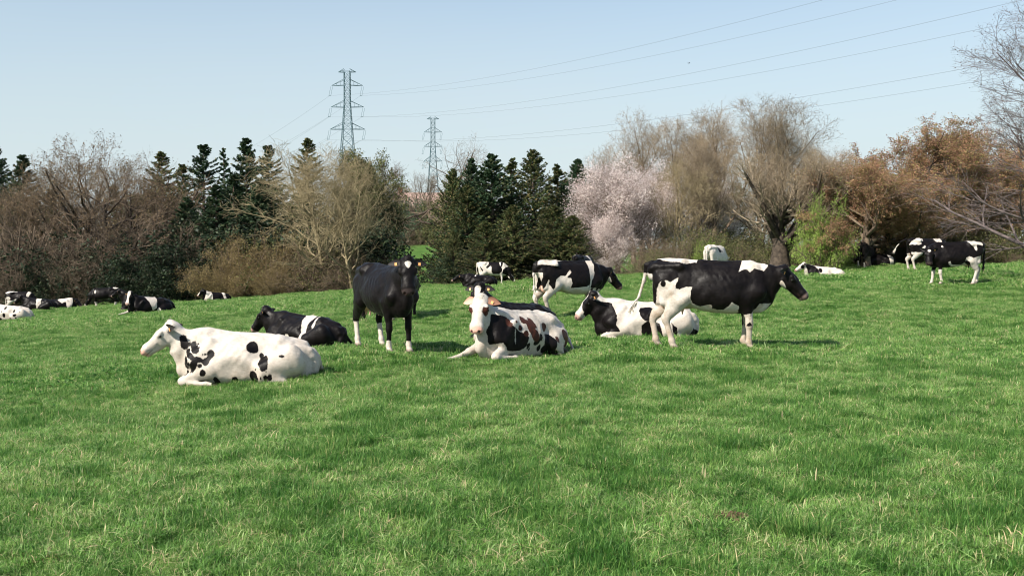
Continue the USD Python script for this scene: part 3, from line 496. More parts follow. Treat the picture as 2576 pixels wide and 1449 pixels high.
    if tail == 'down': pts = [b, b + (-.06, 0, -.05), b + (-.085, .0, -.3), b + (-.06, .01, -.75)]
    elif tail == 'swing': pts = [b, b + (-.09, .03, -.04), b + (-.13, .06, -.28), b + (-.21, .08, -.55), b + (-.30, .10, -.68)]
    elif tail == 'out': pts = [b, b + (-.12, .0, .0), b + (-.27, .14, -.10), b + (-.40, .28, -.32), b + (-.45, .33, -.45)]
    else: pts = [b, b + (-.07, .03, -.1), b + (-.09, .16*lean, -.28), b + (.05, .36*lean, -.42)]
    for i in range(len(pts)-1): A(pts[i], pts[i+1], .042 - .008*i, .036 - .007*i, .03, g='tail')
    ex['tail'] = pts
    return prims, ex
def cow_mesh(prims, h):
    F, lo = field(prims, h); V, Fc = surface_nets(F, lo, h); V = laplace(V, Fc, 2); return V, Fc
def coat_of(V, prims, ex, patches, base, seed):
    """Signed coat value per vertex (positive = dark), brown tint, bare pink skin and dirt."""
    q = (V - ex['t']) @ ex['M']
    groups = sorted({p.group for p in prims}); D = {g: np.full(len(V), 9.) for g in groups}
    for p in prims:
        if not p.sub: D[p.group] = np.minimum(D[p.group], p(V))
    rest = np.min([D[g] for g in groups if g != 'head'], 0)
    wh = smooth01((rest - D['head']) / .05 + .5)
    hv = (V - ex['P0']) @ ex['R']
    c = np.full(len(V), .3 if base == 'b' else -.3); ch = c.copy(); red = np.zeros(len(V))
    leg = np.min([D[g] for g in ('hl', 'hr', 'fl', 'fr')], 0) < np.minimum(D['torso'], D['neck']) + .02
    for p in patches:
        k, val = p[0], p[-1]
        if k in 'ep':
            s = p[1]
            if k == 'e':
                x, z, rx, rz, a = p[2:7]; a = math.radians(a); dx, dz_ = q[:, 0] - x, q[:, 2] - z
                u, v = dx*math.cos(a) + dz_*math.sin(a), -dx*math.sin(a) + dz_*math.cos(a)
                sd = (np.hypot(u/rx, v/rz) - 1) * min(rx, rz)
            else: sd = dist_poly(q[:, [0, 2]], p[2])
            if s: sd = np.maximum(sd, -s * q[:, 1] - .0)
        elif k == 'L':
            sd = np.where(leg & (D[p[1]] < .03 if p[1] != '*' else leg), V[:, 2] - p[2], .3)
        elif k == 'U': sd = D['udder'] - np.minimum(np.minimum(D['hl'], D['hr']) - .01, .03)
        elif k == 'B': sd = q[:, 2] - p[1]
        elif k in ('blaze', 'face'):
            f = np.array(p[1]); w = np.interp(hv[:, 0], f[:, 0], f[:, 1], left=-.05, right=-.05); sd = np.abs(hv[:, 1] - (p[2] if len(p) > 3 else 0)) - w
            if k == 'blaze': sd = np.maximum(sd, -.115 - hv[:, 2])
        elif k == 'H': sd = np.full(len(V), -.3)
        elif k == 'hs':     # ellipse on the side of the face
            x, z, rx, rz = p[2:6]; sd = (np.hypot((hv[:, 0]-x)/rx, (hv[:, 2]-z)/rz) - 1) * min(rx, rz)
            if p[1]: sd = np.maximum(sd, -p[1]*hv[:, 1])
        t = ch if k in ('blaze', 'face', 'H', 'hs') else c
        if val == 'w': t[:] = np.minimum(t, sd)
        else:
            t[:] = np.maximum(t, -sd)
            if val == 'r': red = np.maximum(red, smooth01(-sd / .02 + .6))
    n = (meshkit.fbm(V * 11 + seed * 13.7, 3, seed) - .5) * .045
    c = c * (1 - wh) + ch * wh + n * np.where(wh > .5, .5, 1)
    pink = np.maximum(smooth01((rest*0 + D['torso'] - D['udder']) / .05) * (D['udder'] < .03), 0) if 'udder' in D else np.zeros(len(V))
    muz = smooth01((hv[:, 0] - .475) / .03) * wh
    nost = np.zeros(len(V))
    for s in (-1, 1): nost = np.maximum(nost, smooth01(1.5 - np.linalg.norm((hv - (.555, s*.060, -.06)) / (.028, .023, .025), axis=1)))
    mouth = smooth01(1.4 - np.abs(hv[:, 2] + .142) / .007) * (hv[:, 0] > .40) * wh
    nost = np.maximum(nost * wh, mouth * .6)
    return dict(coat=c, red=red, pink=pink, muzzle=muz, nostril=nost, ht=V[:, 2])
def coat_material(name, dirt=0.35, muz=(.30, .19, .16), red=(.05, .017, .011)):
    return usdkit.material(stage, '/World/Looks/' + name, {
        'coat': ('attribute', {'attribute': 'coat'}), 'red': ('attribute', {'attribute': 'red'}), 'pink': ('attribute', {'attribute': 'pink'}), 'muz': ('attribute', {'attribute': 'muzzle'}),
        'nos': ('attribute', {'attribute': 'nostril'}), 'ht': ('attribute', {'attribute': 'ht'}),
        'tc': ('texture_coordinate', {}), 'n': ('noise_texture', {'scale': 70.0, 'detail': 4.0, 'roughness': .7}), 'nc': ('math', {'math_type': 'multiply_add', 'value2': .034, 'value3': -.017}),
        'cs': ('math', {'math_type': 'add'}), 'm': ('map_range', {'range_type': 'smoothstep', 'from_min': -.004, 'from_max': .004, 'clamp': True}),
        'nd': ('noise_texture', {'scale': 5.0, 'detail': 5.0, 'roughness': .7}), 'dr': ('map_range', {'from_min': .45, 'from_max': .75, 'to_min': 0.0, 'to_max': dirt, 'clamp': True}),
        'lo': ('map_range', {'from_min': .75, 'from_max': .25, 'to_min': 0.0, 'to_max': dirt*.6, 'clamp': True}), 'dsum': ('math', {'math_type': 'add', 'use_clamp': True}), 'hf': ('map_range', {'from_min': .075, 'from_max': .04, 'to_min': 0.0, 'to_max': .8, 'clamp': True}), 'hm': ('mix', {'color2': (.12, .085, .06)}),
        'wh': ('mix', {'color1': (.50, .455, .41), 'color2': (.30, .22, .15)}), 'wp': ('mix', {'color2': (.66, .40, .31)}),
        'bk': ('mix', {'color1': (.0032, .0027, .003), 'color2': red}), 'nb': ('noise_texture', {'scale': 9.0, 'detail': 3.0}), 'bk2': ('mix', {'mix_type': 'add', 'color2': (.004, .0024, .0022)}),
        'mx': ('mix', {}), 'mz': ('mix', {'color2': muz}), 'ns': ('mix', {'color2': (.03, .015, .013)}),
        'fur': ('noise_texture', {'scale': 38.0, 'detail': 6.0, 'roughness': .75}), 'bp': ('bump', {'strength': .45, 'distance': .012}), 'fm': ('mapping', {'scale': (.55, .8, 1.0)}), 'fv': ('map_range', {'from_min': .3, 'from_max': .7, 'to_min': .80, 'to_max': 1.10}), 'fc': ('mix', {'mix_type': 'multiply', 'fac': 1.0}), 'rv': ('map_range', {'from_min': .3, 'from_max': .7, 'to_min': .30, 'to_max': .62}),
        'b': ('principled_bsdf', {'roughness': .42, 'specular_ior_level': .11, 'sheen_weight': .012, 'sheen_roughness': .4})},
        [('tc.object', 'n.vector'), ('tc.object', 'nd.vector'), ('tc.object', 'nb.vector'), ('tc.object', 'fm.vector'), ('fm.vector', 'fur.vector'), ('fur.fac', 'fv.value'), ('nb.fac', 'rv.value'), ('rv.result', 'b.roughness'), ('n.fac', 'nc.value1'), ('coat.fac', 'cs.value1'), ('nc.value', 'cs.value2'), ('cs.value', 'm.value'),
         ('nd.fac', 'dr.value'), ('ht.fac', 'lo.value'), ('dr.result', 'dsum.value1'), ('lo.result', 'dsum.value2'), ('dsum.value', 'wh.fac'), ('wh.color', 'wp.color1'), ('pink.fac', 'wp.fac'),
         ('red.fac', 'bk.fac'), ('bk.color', 'bk2.color1'), ('nb.fac', 'bk2.fac'), ('m.result', 'mx.fac'), ('wp.color', 'mx.color1'), ('bk2.color', 'mx.color2'), ('mx.color', 'mz.color1'), ('muz.fac', 'mz.fac'),
         ('mz.color', 'ns.color1'), ('nos.fac', 'ns.fac'), ('ns.color', 'hm.color1'), ('ht.fac', 'hf.value'), ('hf.result', 'hm.fac'), ('hm.color', 'fc.color1'), ('fv.result', 'fc.color2'), ('fc.color', 'b.base_color'), ('fur.fac', 'bp.height'), ('bp.normal', 'b.normal')], surface='b.BSDF')
COAT = coat_material('cow_coat'); COAT_DIRTY = coat_material('cow_coat_muddy', .8, (.15, .105, .095)); COAT_DARKNOSE = coat_material('cow_coat_dark_nose', .3, (.035, .025, .024)); COAT_CLEAN = coat_material('cow_coat_pale', .40, (.62, .36, .29))
def plain(name, col, rough=.6, spec=.4, **kw):
    return usdkit.material(stage, '/World/Looks/' + name, {'b': ('principled_bsdf', {'base_color': col, 'roughness': rough, 'specular_ior_level': spec, **kw})}, surface='b.BSDF')
EYE_M = plain('eye', (.006, .004, .003), .08, .8); TAG_M = plain('ear_tag', (.62, .30, .10), .55)
EAR_B = plain('ear_black', (.013, .010, .010), .7); EAR_W = plain('ear_white', (.70, .60, .52), .7); EAR_R = plain('ear_brown', (.23, .11, .07), .7); EAR_IN = plain('ear_skin', (.55, .30, .22), .7)
HAIR_B = plain('hair_black', (.014, .010, .009), .7); HAIR_W = plain('hair_white', (.70, .63, .55), .7)
def ear_mesh(base, along, face, L=.205, W=.078):
    """Leaf-shaped cupped ear from base along a direction, opening towards face."""
    along = norm(along); face = norm(np.asarray(face) - (np.asarray(face) @ along) * along); sd = np.cross(along, face)
    n, m = 9, 9; out = []; 
    for layer in (0, 1):
        for i in range(n):
            t = i / (n-1); w = W * (math.sin(math.pi * min(1, .12 + .88*t)**.85) ** .75 + .03) ; 
            for j in range(m):
                v = -1 + 2*j/(m-1); cup = (.85 - .40*t)
                out.append(base + along*(L*t) + sd*(w*math.sin(v*cup*1.35)/1.0) + face*(w*(1 - math.cos(v*cup*1.35))*.9 - .03*t*t - (.011*(1-v*v)*(1-.6*t) if layer else 0)))
    V = np.array(out); f = []
    for layer in (0, 1):
        o = layer*n*m
        for i in range(n-1):
            for j in range(m-1):
                a, b, c, d = o+i*m+j, o+i*m+j+1, o+(i+1)*m+j+1, o+(i+1)*m+j
                f += [(a, b, c), (a, c, d)] if layer == 0 else [(a, c, b), (a, d, c)]
    return V, np.array(f)
def hair_mesh(pts, n, L, spread, rng, w=.006, down=(0, 0, -1)):
    """A tuft of short tapering locks starting at pts."""
    V, f = [], []
    for i in range(n):
        p = pts[rng.integers(len(pts))] + rng.normal(0, .012, 3); d = norm(np.asarray(down) + rng.normal(0, spread, 3)); s = norm(np.cross(d, rng.normal(0, 1, 3)))
        l = L * rng.uniform(.5, 1.1); k = len(V); q = p + d*l*.5 + rng.normal(0, L*.05, 3); V += [p - s*w, p + s*w, q - s*w*.8, q + s*w*.8, q + (q-p) * .9 + rng.normal(0, L*.08, 3)]
        f += [(k, k+1, k+3), (k, k+3, k+2), (k+2, k+3, k+4)]
    return np.array(V), np.array(f)
def cow(label, px, d, heading, py=None, scale=1.0, base='b', patches=(), mat=None, ears='bb', tags=(1, 1), group=None, seed=1, h=None, sink=.0, poll='b', switch='w', dx=0., wscale=None, earpose=(0, 0), eyes=True, **kw):
    prims, ex = cow_shape(**kw)
    h = h or max(.0145, d * .00042)
    V, Fc = cow_mesh(prims, h)
    at_ = coat_of(V, prims, ex, patches, base, seed)
    if d < 35:       # muscle, loose skin and rough hair: a little uneven relief on the skin
        nrm = meshkit.arrays((V, Fc), True)[2]; P_ = V*(1, 1, .8)
        V = V + nrm * (((meshkit.fbm(P_*6.5 + seed*9.1, 2, seed) - .5)*(.036 if kw.get('pose') == 'lie' else .026) + (meshkit.noise(P_*(34, 34, 15), seed+3) - .5)*.0045) * (1 - .75*at_['muzzle']) * np.where(V[:, 2] < .5, .6 if kw.get('pose') == 'lie' else .35, 1))[:, None]
    mid = np.array([.85, 0, 0])
    loc = spot(px, d); hr = math.radians(heading)
    x = thing('cow', label, 'cow', (loc[0], loc[1], loc[2] - sink - (.035 if kw.get('pose') == 'lie' else 0)), heading, scale, group)
    off = lambda m: (np.asarray(m[0]) - mid, m[1])
    b = part(x, 'body', off((V, Fc)), mat or COAT, smooth=True)
    for k, v in at_.items(): primvar(b, k, v)
    Hd, R = ex['Hd'], ex['R']; rng = np.random.default_rng(seed)
    for i, s in enumerate((1, -1)):
        if eyes: part(x, 'eye', off((lambda m: (m.vertices * .021 + Hd(.19, s*.134, -.078), m.faces))(trimesh.creation.icosphere(2))), EYE_M, smooth=True)
        al = R @ np.array([-.32 + earpose[0], s*1.0, -.22 + earpose[1]]); fc = R @ (np.array([.05, s*.15, .9]) if earpose[0] > .2 else np.array([.55, s*.25, .35]))
        em = ear_mesh(Hd(.035, s*.108, -.070), al, fc)
        e = part(x, 'ear', off(em), {'b': EAR_B, 'w': EAR_W, 'r': EAR_R, 'i': EAR_IN}[ears[i]], smooth=60)
        if tags[i]:
            c = Hd(.035, s*.108, -.070) + norm(al)*.075 + norm(fc)*.012; a2 = norm(np.cross(al, fc)); a2 = a2 * (-1 if a2[2] > 0 else 1)
            bx = trimesh.creation.box((.038, .048, .004)); Mx = np.stack([norm(al), a2, np.cross(norm(al), a2)], 1)
            v = bx.vertices @ Mx.T + c + a2*.02; part(e, 'ear_tag', off((v, bx.faces)), TAG_M)
    if d < 30:
        hp = np.array([Hd(rng.uniform(-.05, .04), rng.uniform(-.05, .05), rng.uniform(-.01, .015)) for _ in range(40)])
        part(x, 'poll_hair', off(hair_mesh(hp, 260, .036, .6, rng, .0022, R @ np.array([.3, 0, .5]))), HAIR_B if poll == 'b' else HAIR_W)
    if kw.get('pose', 'stand') == 'stand' or kw.get('tail') == 'show':
        p = ex['tail']; dn = norm(p[-1] - p[-2]) + np.array([0, 0, -.25])
        part(x, 'tail_hair', off(hair_mesh([p[-1], p[-1]*.6 + p[-2]*.4], 90, .20, .13, rng, .008, dn)), HAIR_W if switch == 'w' else HAIR_B)
    return x
# ------------------------------------------------------------------ the wood behind the field, from left to right
B, S, SH = ('bare_tree', 'tree'), ('spruce_tree', 'spruce'), ('shrub', 'shrub')
for a in [
  (*SH, 'olive_hedge', 1860, 560, 78, 'olive brush behind the greyish brown brush', 1.5), (*SH, 'dark_evergreen', 1790, 580, 80, 'dark undergrowth far behind the white cow', 1.5), (*SH, 'olive_hedge', 1925, 570, 76, 'olive brush seen through the limbs of the pollard', 1.4), (*SH, 'olive_hedge', 1990, 590, 74, 'olive brush right behind the pollard trunk', 1.3), (*SH, 'dark_evergreen', 250, 560, 86, 'dark undergrowth behind the trunk of the big rounded oak', 1.3), (*SH, 'dark_evergreen', 60, 600, 84, 'dark undergrowth in the wood at the left edge', 1.4), (*SH, 'dark_evergreen', 600, 520, 86, 'dark undergrowth behind the willow bushes', 1.4),
  (*S, 'spruce_tall_sparse', -6, 366, 104, 'dark spruce cut by the left edge of the photo', 1.08), (*S, 'spruce_tall', 60, 388, 112, 'small dark spruce tip poking above the brown wood near the left edge', 1.2),
  (*B, 'oak_brown_open', 22, 428, 96, 'reddish brown bare tree at the left edge, below the spruce tips', 1.1), (*B, 'oak_brown', 118, 402, 94, 'brown bare tree just left of the big rounded oak', 1), (*B, 'oak_brown', 268, 322, 88, 'big rounded brown oak with fine twigs, tallest on the left', 1.1), (*B, 'oak_brown_open', 190, 386, 96, 'brown tree merging into the left side of the big rounded oak', 0.95), (*B, 'oak_brown_open', 350, 380, 97, 'thin brown tree on the right shoulder of the big rounded oak', 0.8),
  (*S, 'spruce_ragged', 408, 380, 101, 'ragged brownish spruce right of the big rounded oak', 1.26), (*S, 'spruce_ragged', 461, 412, 99, 'low brownish spruce left of the four pointed dark spruces', 1.15), (*S, 'spruce_tall_sparse', 514, 362, 97, 'pointed dark spruce, first of four on the left skyline', 1.26), (*S, 'spruce_thin', 566, 372, 100, 'thin see-through spruce, second of four on the left skyline', 1.2), (*S, 'spruce_tall', 622, 346, 97, 'tallest pointed dark spruce, third of four on the left skyline', 1.14), (*S, 'spruce_tall_sparse', 676, 364, 95, 'bluish dark spruce, last of four on the left skyline', 1.14),
  (*S, 'spruce_tall_sparse', 590, 439, 92, 'dark spruce filling in below the tallest pointed spruce', 1.44), (*S, 'spruce_tall', 470, 494, 90, 'dark spruce low in front of the first pointed spruce', 1.44), (*S, 'spruce_tall', 655, 449, 90, 'dark spruce low in front of the bluish spruce', 1.44), (*S, 'spruce_tall', 545, 464, 88, 'dark spruce low below the thin see-through spruce', 1.44),
  (*S, 'spruce_ragged', 776, 346, 92, 'brownish spruce standing behind the pale bare trees', 1.15), (*B, 'ivy_tree', 886, 366, 93, 'ivy covered dark tree behind the pale bare trees, below the large pylon', 0.8), (*B, 'leafy_tree', 930, 372, 99, 'round olive green tree right of the ivy covered tree', 0.7), (*B, 'birch_grey', 972, 402, 112, 'slim greyish tree right of the round olive green tree', 1), (*B, 'leafy_tree', 936, 440, 96, 'yellow green leafing tree beside the gap in the wood', .5),
  (*B, 'pale_ash', 828, 346, 77, 'pale bare multi-stemmed tree, left of the pair behind the black cow', 1.25), (*B, 'pale_ash', 888, 376, 75, 'pale bare tree with a light trunk right behind the black cow', 1.05),
  ('willow_bush', 'shrub', 'willow_bush', 612, 572, 79, 'rounded tan willow bush left of the pale bare trees', 1), ('willow_bush', 'shrub', 'willow_bush', 690, 552, 82, 'taller tan willow bush against the pale bare trees', 0.9), ('willow_bush', 'shrub', 'willow_bush', 566, 640, 77, 'low tan willow bush above the cow lying alone', 0.9), ('willow_bush', 'shrub', 'willow_bush', 690, 640, 76, 'tan brushwood at the foot of the pale bare trees', 1),
  (*SH, 'dark_evergreen', 392, 590, 81, 'dark evergreen bush below the brownish spruces', 1.2), (*SH, 'dark_evergreen', 330, 640, 79, 'dark evergreen bush above the white-blazed cow', 1.2), (*SH, 'dark_evergreen', 470, 620, 82, 'dark evergreen bush left of the tan willow bushes', 1.1), (*SH, 'dark_evergreen', 130, 655, 79, 'small dark green bush in the brown thicket on the left', 0.8), (*SH, 'dark_evergreen', 520, 660, 81, 'dark bush in the shadow left of the low willow', 1),
  (*SH, 'brown_thicket', 20, 520, 84, 'brown thicket at the left edge of the wood', 1.3), (*SH, 'brown_thicket', 110, 545, 83, 'brown thicket behind the small dark green bush', 1.3), (*SH, 'brown_thicket', 190, 560, 82, 'brown thicket below the big rounded oak, left part', 1.2), (*SH, 'brown_thicket', 262, 600, 80, 'brown thicket at the trunk of the big rounded oak', 1.2), (*SH, 'brown_thicket', 60, 640, 79, 'low brown scrub above the cows at the left edge', 1.3), (*SH, 'brown_thicket', 215, 670, 79, 'low brown scrub above the grazing black cow', 1.2), (*SH, 'brown_thicket', 330, 520, 86, 'brown thicket between the oak and the ragged spruce', 1.2), (*SH, 'brown_thicket', 430, 540, 86, 'brown thicket under the ragged spruce', 1.2),
  (*SH, 'brown_scrub', 780, 600, 77, 'brown scrub at the feet of the pale bare trees, left part', 1.2), (*SH, 'olive_hedge', 850, 610, 79, 'olive scrub between the trunks of the pale bare trees', 1.3), (*SH, 'brown_scrub', 885, 620, 76, 'brown scrub right behind the back of the black cow', 1.2), (*SH, 'olive_hedge', 745, 560, 84, 'olive scrub behind the taller tan willow', 1.2), (*SH, 'dark_evergreen', 905, 520, 88, 'dark ivy mass behind the pale bare trees', .8), (*SH, 'dark_evergreen', 840, 500, 90, 'dark undergrowth behind the left pale bare tree', 1.2),
  # the gap with the far meadow
  (*SH, 'teal_bush', 1024, 482, 206, 'blue green tree in the gap of the wood, in front of the farmhouse', 0.7), (*SH, 'teal_bush', 1000, 492, 205, 'blue green tree left of the farmhouse chimney', .6), (*SH, 'olive_hedge', 990, 520, 204, 'olive bush at the left side of the far meadow', 1), (*SH, 'teal_bush', 1050, 489, 204, 'lower blue green tree over the far meadow', .75), (*SH, 'brown_scrub', 1086, 486, 203, 'brown tree right of the blue green trees in the gap', .85), (*B, 'oak_brown_open', 1066, 422, 206, 'small bare tree at the foot of the small pylon', .7), (*B, 'tall_bare', 1010, 462, 240, 'distant bare trees left of the farmhouse chimney', 1.57), (*SH, 'olive_hedge', 1062, 560, 202, 'low olive bushes at the top of the far meadow', 1.3),
  (*B, 'gnarled_oak', 1143, 322, 108, 'gnarled bare oak right of the small pylon', 0.85), (*B, 'tall_bare_wide', 1136, 439, 104, 'brown bare tree below the gnarled oak', 0.54),
  # spruces in the middle
  (*S, 'spruce_olive_wide', 1140, 422, 77, 'broad olive spruce at the left end of the middle group', 0.784), (*S, 'spruce_dark_wide', 1186, 396, 86, 'dark spruce tip between the gnarled oak and the densest spruce', 0.81), (*S, 'spruce_olive_wide', 1176, 464, 75, 'olive spruce second from the left in the middle group', 1.12), (*S, 'spruce_dark_wide', 1238, 386, 76, 'densest dark spruce in the middle group', 1.35), (*S, 'spruce_olive_thin', 1286, 396, 80, 'thin ragged spruce right of the densest one', 1.3), (*S, 'spruce_olive_wide', 1340, 374, 77, 'spruce with a bushy tip, tallest right of the densest one', 0.896), (*S, 'spruce_olive_thin', 1404, 412, 79, 'thin spruce second from the right in the middle group', 1.43), (*S, 'spruce_dark_wide', 1452, 399, 78, 'spruce at the right end of the middle group beside the blossom', 1.08),
  (*S, 'spruce_olive_wide', 1290, 514, 72, 'low olive spruce in front of the thin ragged one', 1.34), (*S, 'spruce_olive_wide', 1392, 514, 71.5, 'low olive spruce behind the mid-distance standing cow', 1.46), (*S, 'spruce_olive_wide', 1440, 539, 71, 'low olive spruce at the edge of the blossom tree', 1.46), (*S, 'spruce_olive_wide', 1142, 575, 73, 'low olive spruce behind the ear of the black cow', 0.896), (*S, 'spruce_olive_wide', 1220, 554, 71, 'low olive spruce above the grazing cow', 1.46), (*SH, 'dark_evergreen', 1330, 600, 74, 'dark green undergrowth between the low olive spruces', 1.1), (*SH, 'dark_evergreen', 1180, 610, 73.5, 'dark green undergrowth left of the grazing cow', 1.1),
  # blossom and bare trees
  ('blossom_tree', 'tree', 'blossom_tree', 1556, 372, 73, 'pink blossoming tree right of the middle spruces', 1.1), ('blossom_tree', 'tree', 'blossom_tree', 1640, 392, 76, 'paler blossoming tree behind the pink one', 1.05), ('blossom_tree', 'tree', 'blossom_tree', 1530, 524, 71, 'low blossoming branches in front of the pink tree', 1), ('blossom_tree', 'tree', 'blossom_tree', 1800, 424, 88, 'faint blossoming tree hidden in the bare trees', 1), ('blossom_scrub', 'shrub', 'blossom_scrub', 1528, 640, 68, 'sparse white flowering scrub left of the brown brush', 1),
  (*B, 'tall_bare_wide', 1612, 268, 84, 'tall bare tree above the pink blossom', 1.08), (*B, 'tall_bare_wide', 1530, 344, 86, 'leaning bare tree at the left of the blossom crown', 1.08), (*B, 'tall_bare', 1715, 274, 83, 'tall bare tree in the middle of the bare group', 1.24), (*B, 'tall_bare_wide', 1800, 246, 82, 'bare tree with steep limbs left of the tallest one', 1.08), (*B, 'tall_bare', 1905, 224, 78, 'tallest bare tree, its pale top against the sky', 1.4), (*B, 'tall_bare_wide', 1965, 284, 82, 'bare tree right of the tallest one', 0.972), (*B, 'tall_bare', 1760, 329, 76, 'slim bare tree with pale stems behind the big cow', 1.12), (*B, 'pale_ash', 1690, 384, 74, 'cluster of pale slender stems behind the brown brush', 0.9), (*B, 'tall_bare_wide', 2060, 356, 86, 'bare brown tree between the pollard and the reddish trees', 1.08), (*B, 'oak_brown_open', 2100, 369, 92, 'far bare tree behind the left reddish crown', 1),
  ('pollard_tree', 'tree', 'pollard', 1962, 349, 59.5, 'old brown pollard with a thick dark trunk behind the head of the big cow', 1),
  (*SH, 'green_bush', 2062, 452, 55.5, 'bright green bush between the pollard and the reddish tree', .46), (*SH, 'green_bush', 2082, 580, 57, 'low bright green bush under the reddish tree', 0.8), (*SH, 'green_bush', 1782, 590, 66, 'yellow green bush left of the white cow', 0.9),
  (*B, 'red_hawthorn_layered', 2290, 296, 60, 'large spreading tree with reddish brown buds, tallest of the reddish ones', 1.25), (*B, 'red_hawthorn', 2180, 384, 56.5, 'reddish brown tree crown left of the spreading one', 1.25), (*B, 'red_hawthorn', 2430, 302, 64, 'reddish brown tree right of the spreading one', 1.2), (*B, 'red_hawthorn', 2520, 404, 62, 'reddish brown tree at the right edge behind the bare branches', 1.25), (*B, 'red_hawthorn', 2120, 454, 59.5, 'small reddish tree over the bright green bush', 1.1),
  (*SH, 'brown_scrub', 1620, 585, 68, 'brown brush right of the blossom', 1.3), (*SH, 'brown_scrub', 1700, 590, 66, 'brown brush behind the rump of the big cow', 1.2), (*SH, 'olive_hedge', 1650, 620, 66, 'olive brush low beside the blossom', 1.1), (*SH, 'olive_hedge', 1850, 590, 65, 'olive brush right of the white cow', 1.2), (*SH, 'brown_scrub', 1868, 625, 64, 'greyish brown brush left of the pollard trunk', 1.1), (*SH, 'olive_hedge', 1760, 560, 70, 'tall olive brush behind the white cow', 1.2),
  (*B, 'red_hawthorn', 2355, 390, 62, 'reddish brown tree filling the gap right of the spreading one', 1.3), (*B, 'red_hawthorn_layered', 2235, 415, 58, 'low reddish crown in front of the spreading tree', 1.25), (*SH, 'olive_hedge', 2110, 600, 61, 'dark olive undergrowth beneath the small reddish tree', 1.1), (*SH, 'olive_hedge', 2240, 600, 62, 'brownish undergrowth behind the lying shaded cow', 1), (*SH, 'olive_hedge', 2350, 560, 61, 'olive hedge behind the pair of standing cows', 1.2), (*SH, 'olive_hedge', 2440, 545, 60, 'tall olive hedge behind the rump of the right cow', 1.2), (*SH, 'olive_hedge', 2530, 560, 59, 'olive hedge at the right edge', 1.2), (*SH, 'brown_scrub', 2550, 630, 57, 'low brown brush at the right edge', 1.1), (*SH, 'dark_evergreen', 2170, 600, 62.5, 'dark shade-filled bush behind the black shaded cow', 1.1), (*SH, 'dark_evergreen', 2270, 570, 64, 'dark bush under the large spreading tree', 1.2), (*SH, 'dark_evergreen', 2400, 570, 65, 'dark bush behind the olive hedge on the right', 1.3),
]:
    plant(a[0], a[1], a[2], a[3], a[4], a[5], a[6], a[7])
x = thing('bare_tree', 'nearer bare tree at the right edge, purple grey branches reaching into the sky', 'tree', (19.3, 33.5, gz(19.3, 33.5) - .1), 35, (1.08, 1.08, .80), None, KINDS['edge_tree'])
_fr = np.random.default_rng(5)
MARKS = [(-120, 'left edge of the photo'), (-40, 'spruce at the left edge'), (40, 'small spruce tip near the left edge'), (120, 'cows lying at the left edge'), (200, 'grazing black cow'), (280, 'trunk of the big rounded oak'), (360, 'right shoulder of the big rounded oak'), (440, 'ragged brownish spruce'), (520, 'first of four pointed spruces'), (600, 'tallest pointed spruce'), (680, 'bluish spruce'), (760, 'taller tan willow'), (840, 'left pale bare tree'),
         (895, 'ivy covered tree'), (1185, 'gnarled oak'), (1215, 'densest middle spruce'), (1290, 'thin ragged spruce'), (1370, 'bushy tipped spruce'), (1440, 'right end of the middle spruces'), (1510, 'left side of the blossom'), (1590, 'pink blossoming tree'), (1670, 'paler blossoming tree'), (1750, 'rump of the big cow'), (1830, 'white cow'), (1910, 'tallest bare tree'), (1990, 'pollard'), (2070, 'bright green bush'), (2150, 'shaded cows'), (2230, 'left part of the spreading tree'), (2310, 'middle of the spreading tree'), (2390, 'cow with its tail out'), (2470, 'cow with the white rump'), (2550, 'right edge of the photo'), (2640, 'trunk of the nearer tree at right')]
for k, (px, mk) in enumerate(MARKS):      # the wood goes on behind its front trees
    kn = ['oak_brown', 'spruce_ragged', 'leafy_tree', 'spruce_tall'][k % 4] if px < 1480 else ['tall_bare_wide', 'oak_brown', 'leafy_tree'][k % 3]
    wd = {'oak_brown': ('bare_tree', 'tree', 'brown bare tree'), 'tall_bare_wide': ('bare_tree', 'tree', 'tall bare tree'), 'leafy_tree': ('leafy_tree', 'tree', 'olive tree'), 'spruce_ragged': ('spruce_tree', 'spruce', 'brownish spruce'), 'spruce_tall': ('spruce_tree', 'spruce', 'dark spruce')}[kn]
    plant(wd[0], wd[1], kn, px + _fr.uniform(-12, 12), (446 if px < 1480 else 436 if px < 2000 else 455) + _fr.uniform(0, 45), 118 + _fr.uniform(0, 14), f'{wd[2]} deep in the wood behind the {mk}', 1.4)
# ------------------------------------------------------------------ farmhouse, pylons, lines, bird
brick_m = plain('house_wall', (.42, .33, .27), .9, .1); roof_m = plain('house_roof', (.30, .21, .18), .8, .2); chim_m = plain('chimney_brick', (.30, .13, .09), .9, .1); glass_m = plain('window_glass', (.05, .06, .07), .1, .5)
hx = spot(1060, 222); hz = hx[2]; ridge = EYE + ray(1060, 487)[1]*222 - hz
H = thing('farmhouse', 'distant farmhouse seen over bushes in the gap of the wood', 'house', hx, 4)
eave = ridge - 3.0
part(H, 'wall', trimesh.creation.extrude_polygon(__import__('shapely').Polygon([(-3.2, -1), (3.2, -1), (3.2, eave), (0, ridge - .25), (-3.2, eave)]), 11.0).apply_transform(np.array([[0, 0, 1, -5.5], [1, 0, 0, 0], [0, 1, 0, 0], [0, 0, 0, 1.]])), brick_m)
rv = np.array([(sx*6, sy*3.7, eave - .45) for sx in (-1, 1) for sy in (-1, 1)] + [(sx*6, 0, ridge) for sx in (-1, 1)] + [(sx*6, sy*3.7, eave - .25) for sx in (-1, 1) for sy in (-1, 1)] + [(sx*6, 0, ridge + .2) for sx in (-1, 1)])
rp = part(H, 'roof', trimesh.convex.convex_hull(rv[[0, 2, 4, 5, 6, 8, 10, 11]]), roof_m); r2 = part(H, 'roof', trimesh.convex.convex_hull(rv[[1, 3, 4, 5, 7, 9, 10, 11]]), roof_m)
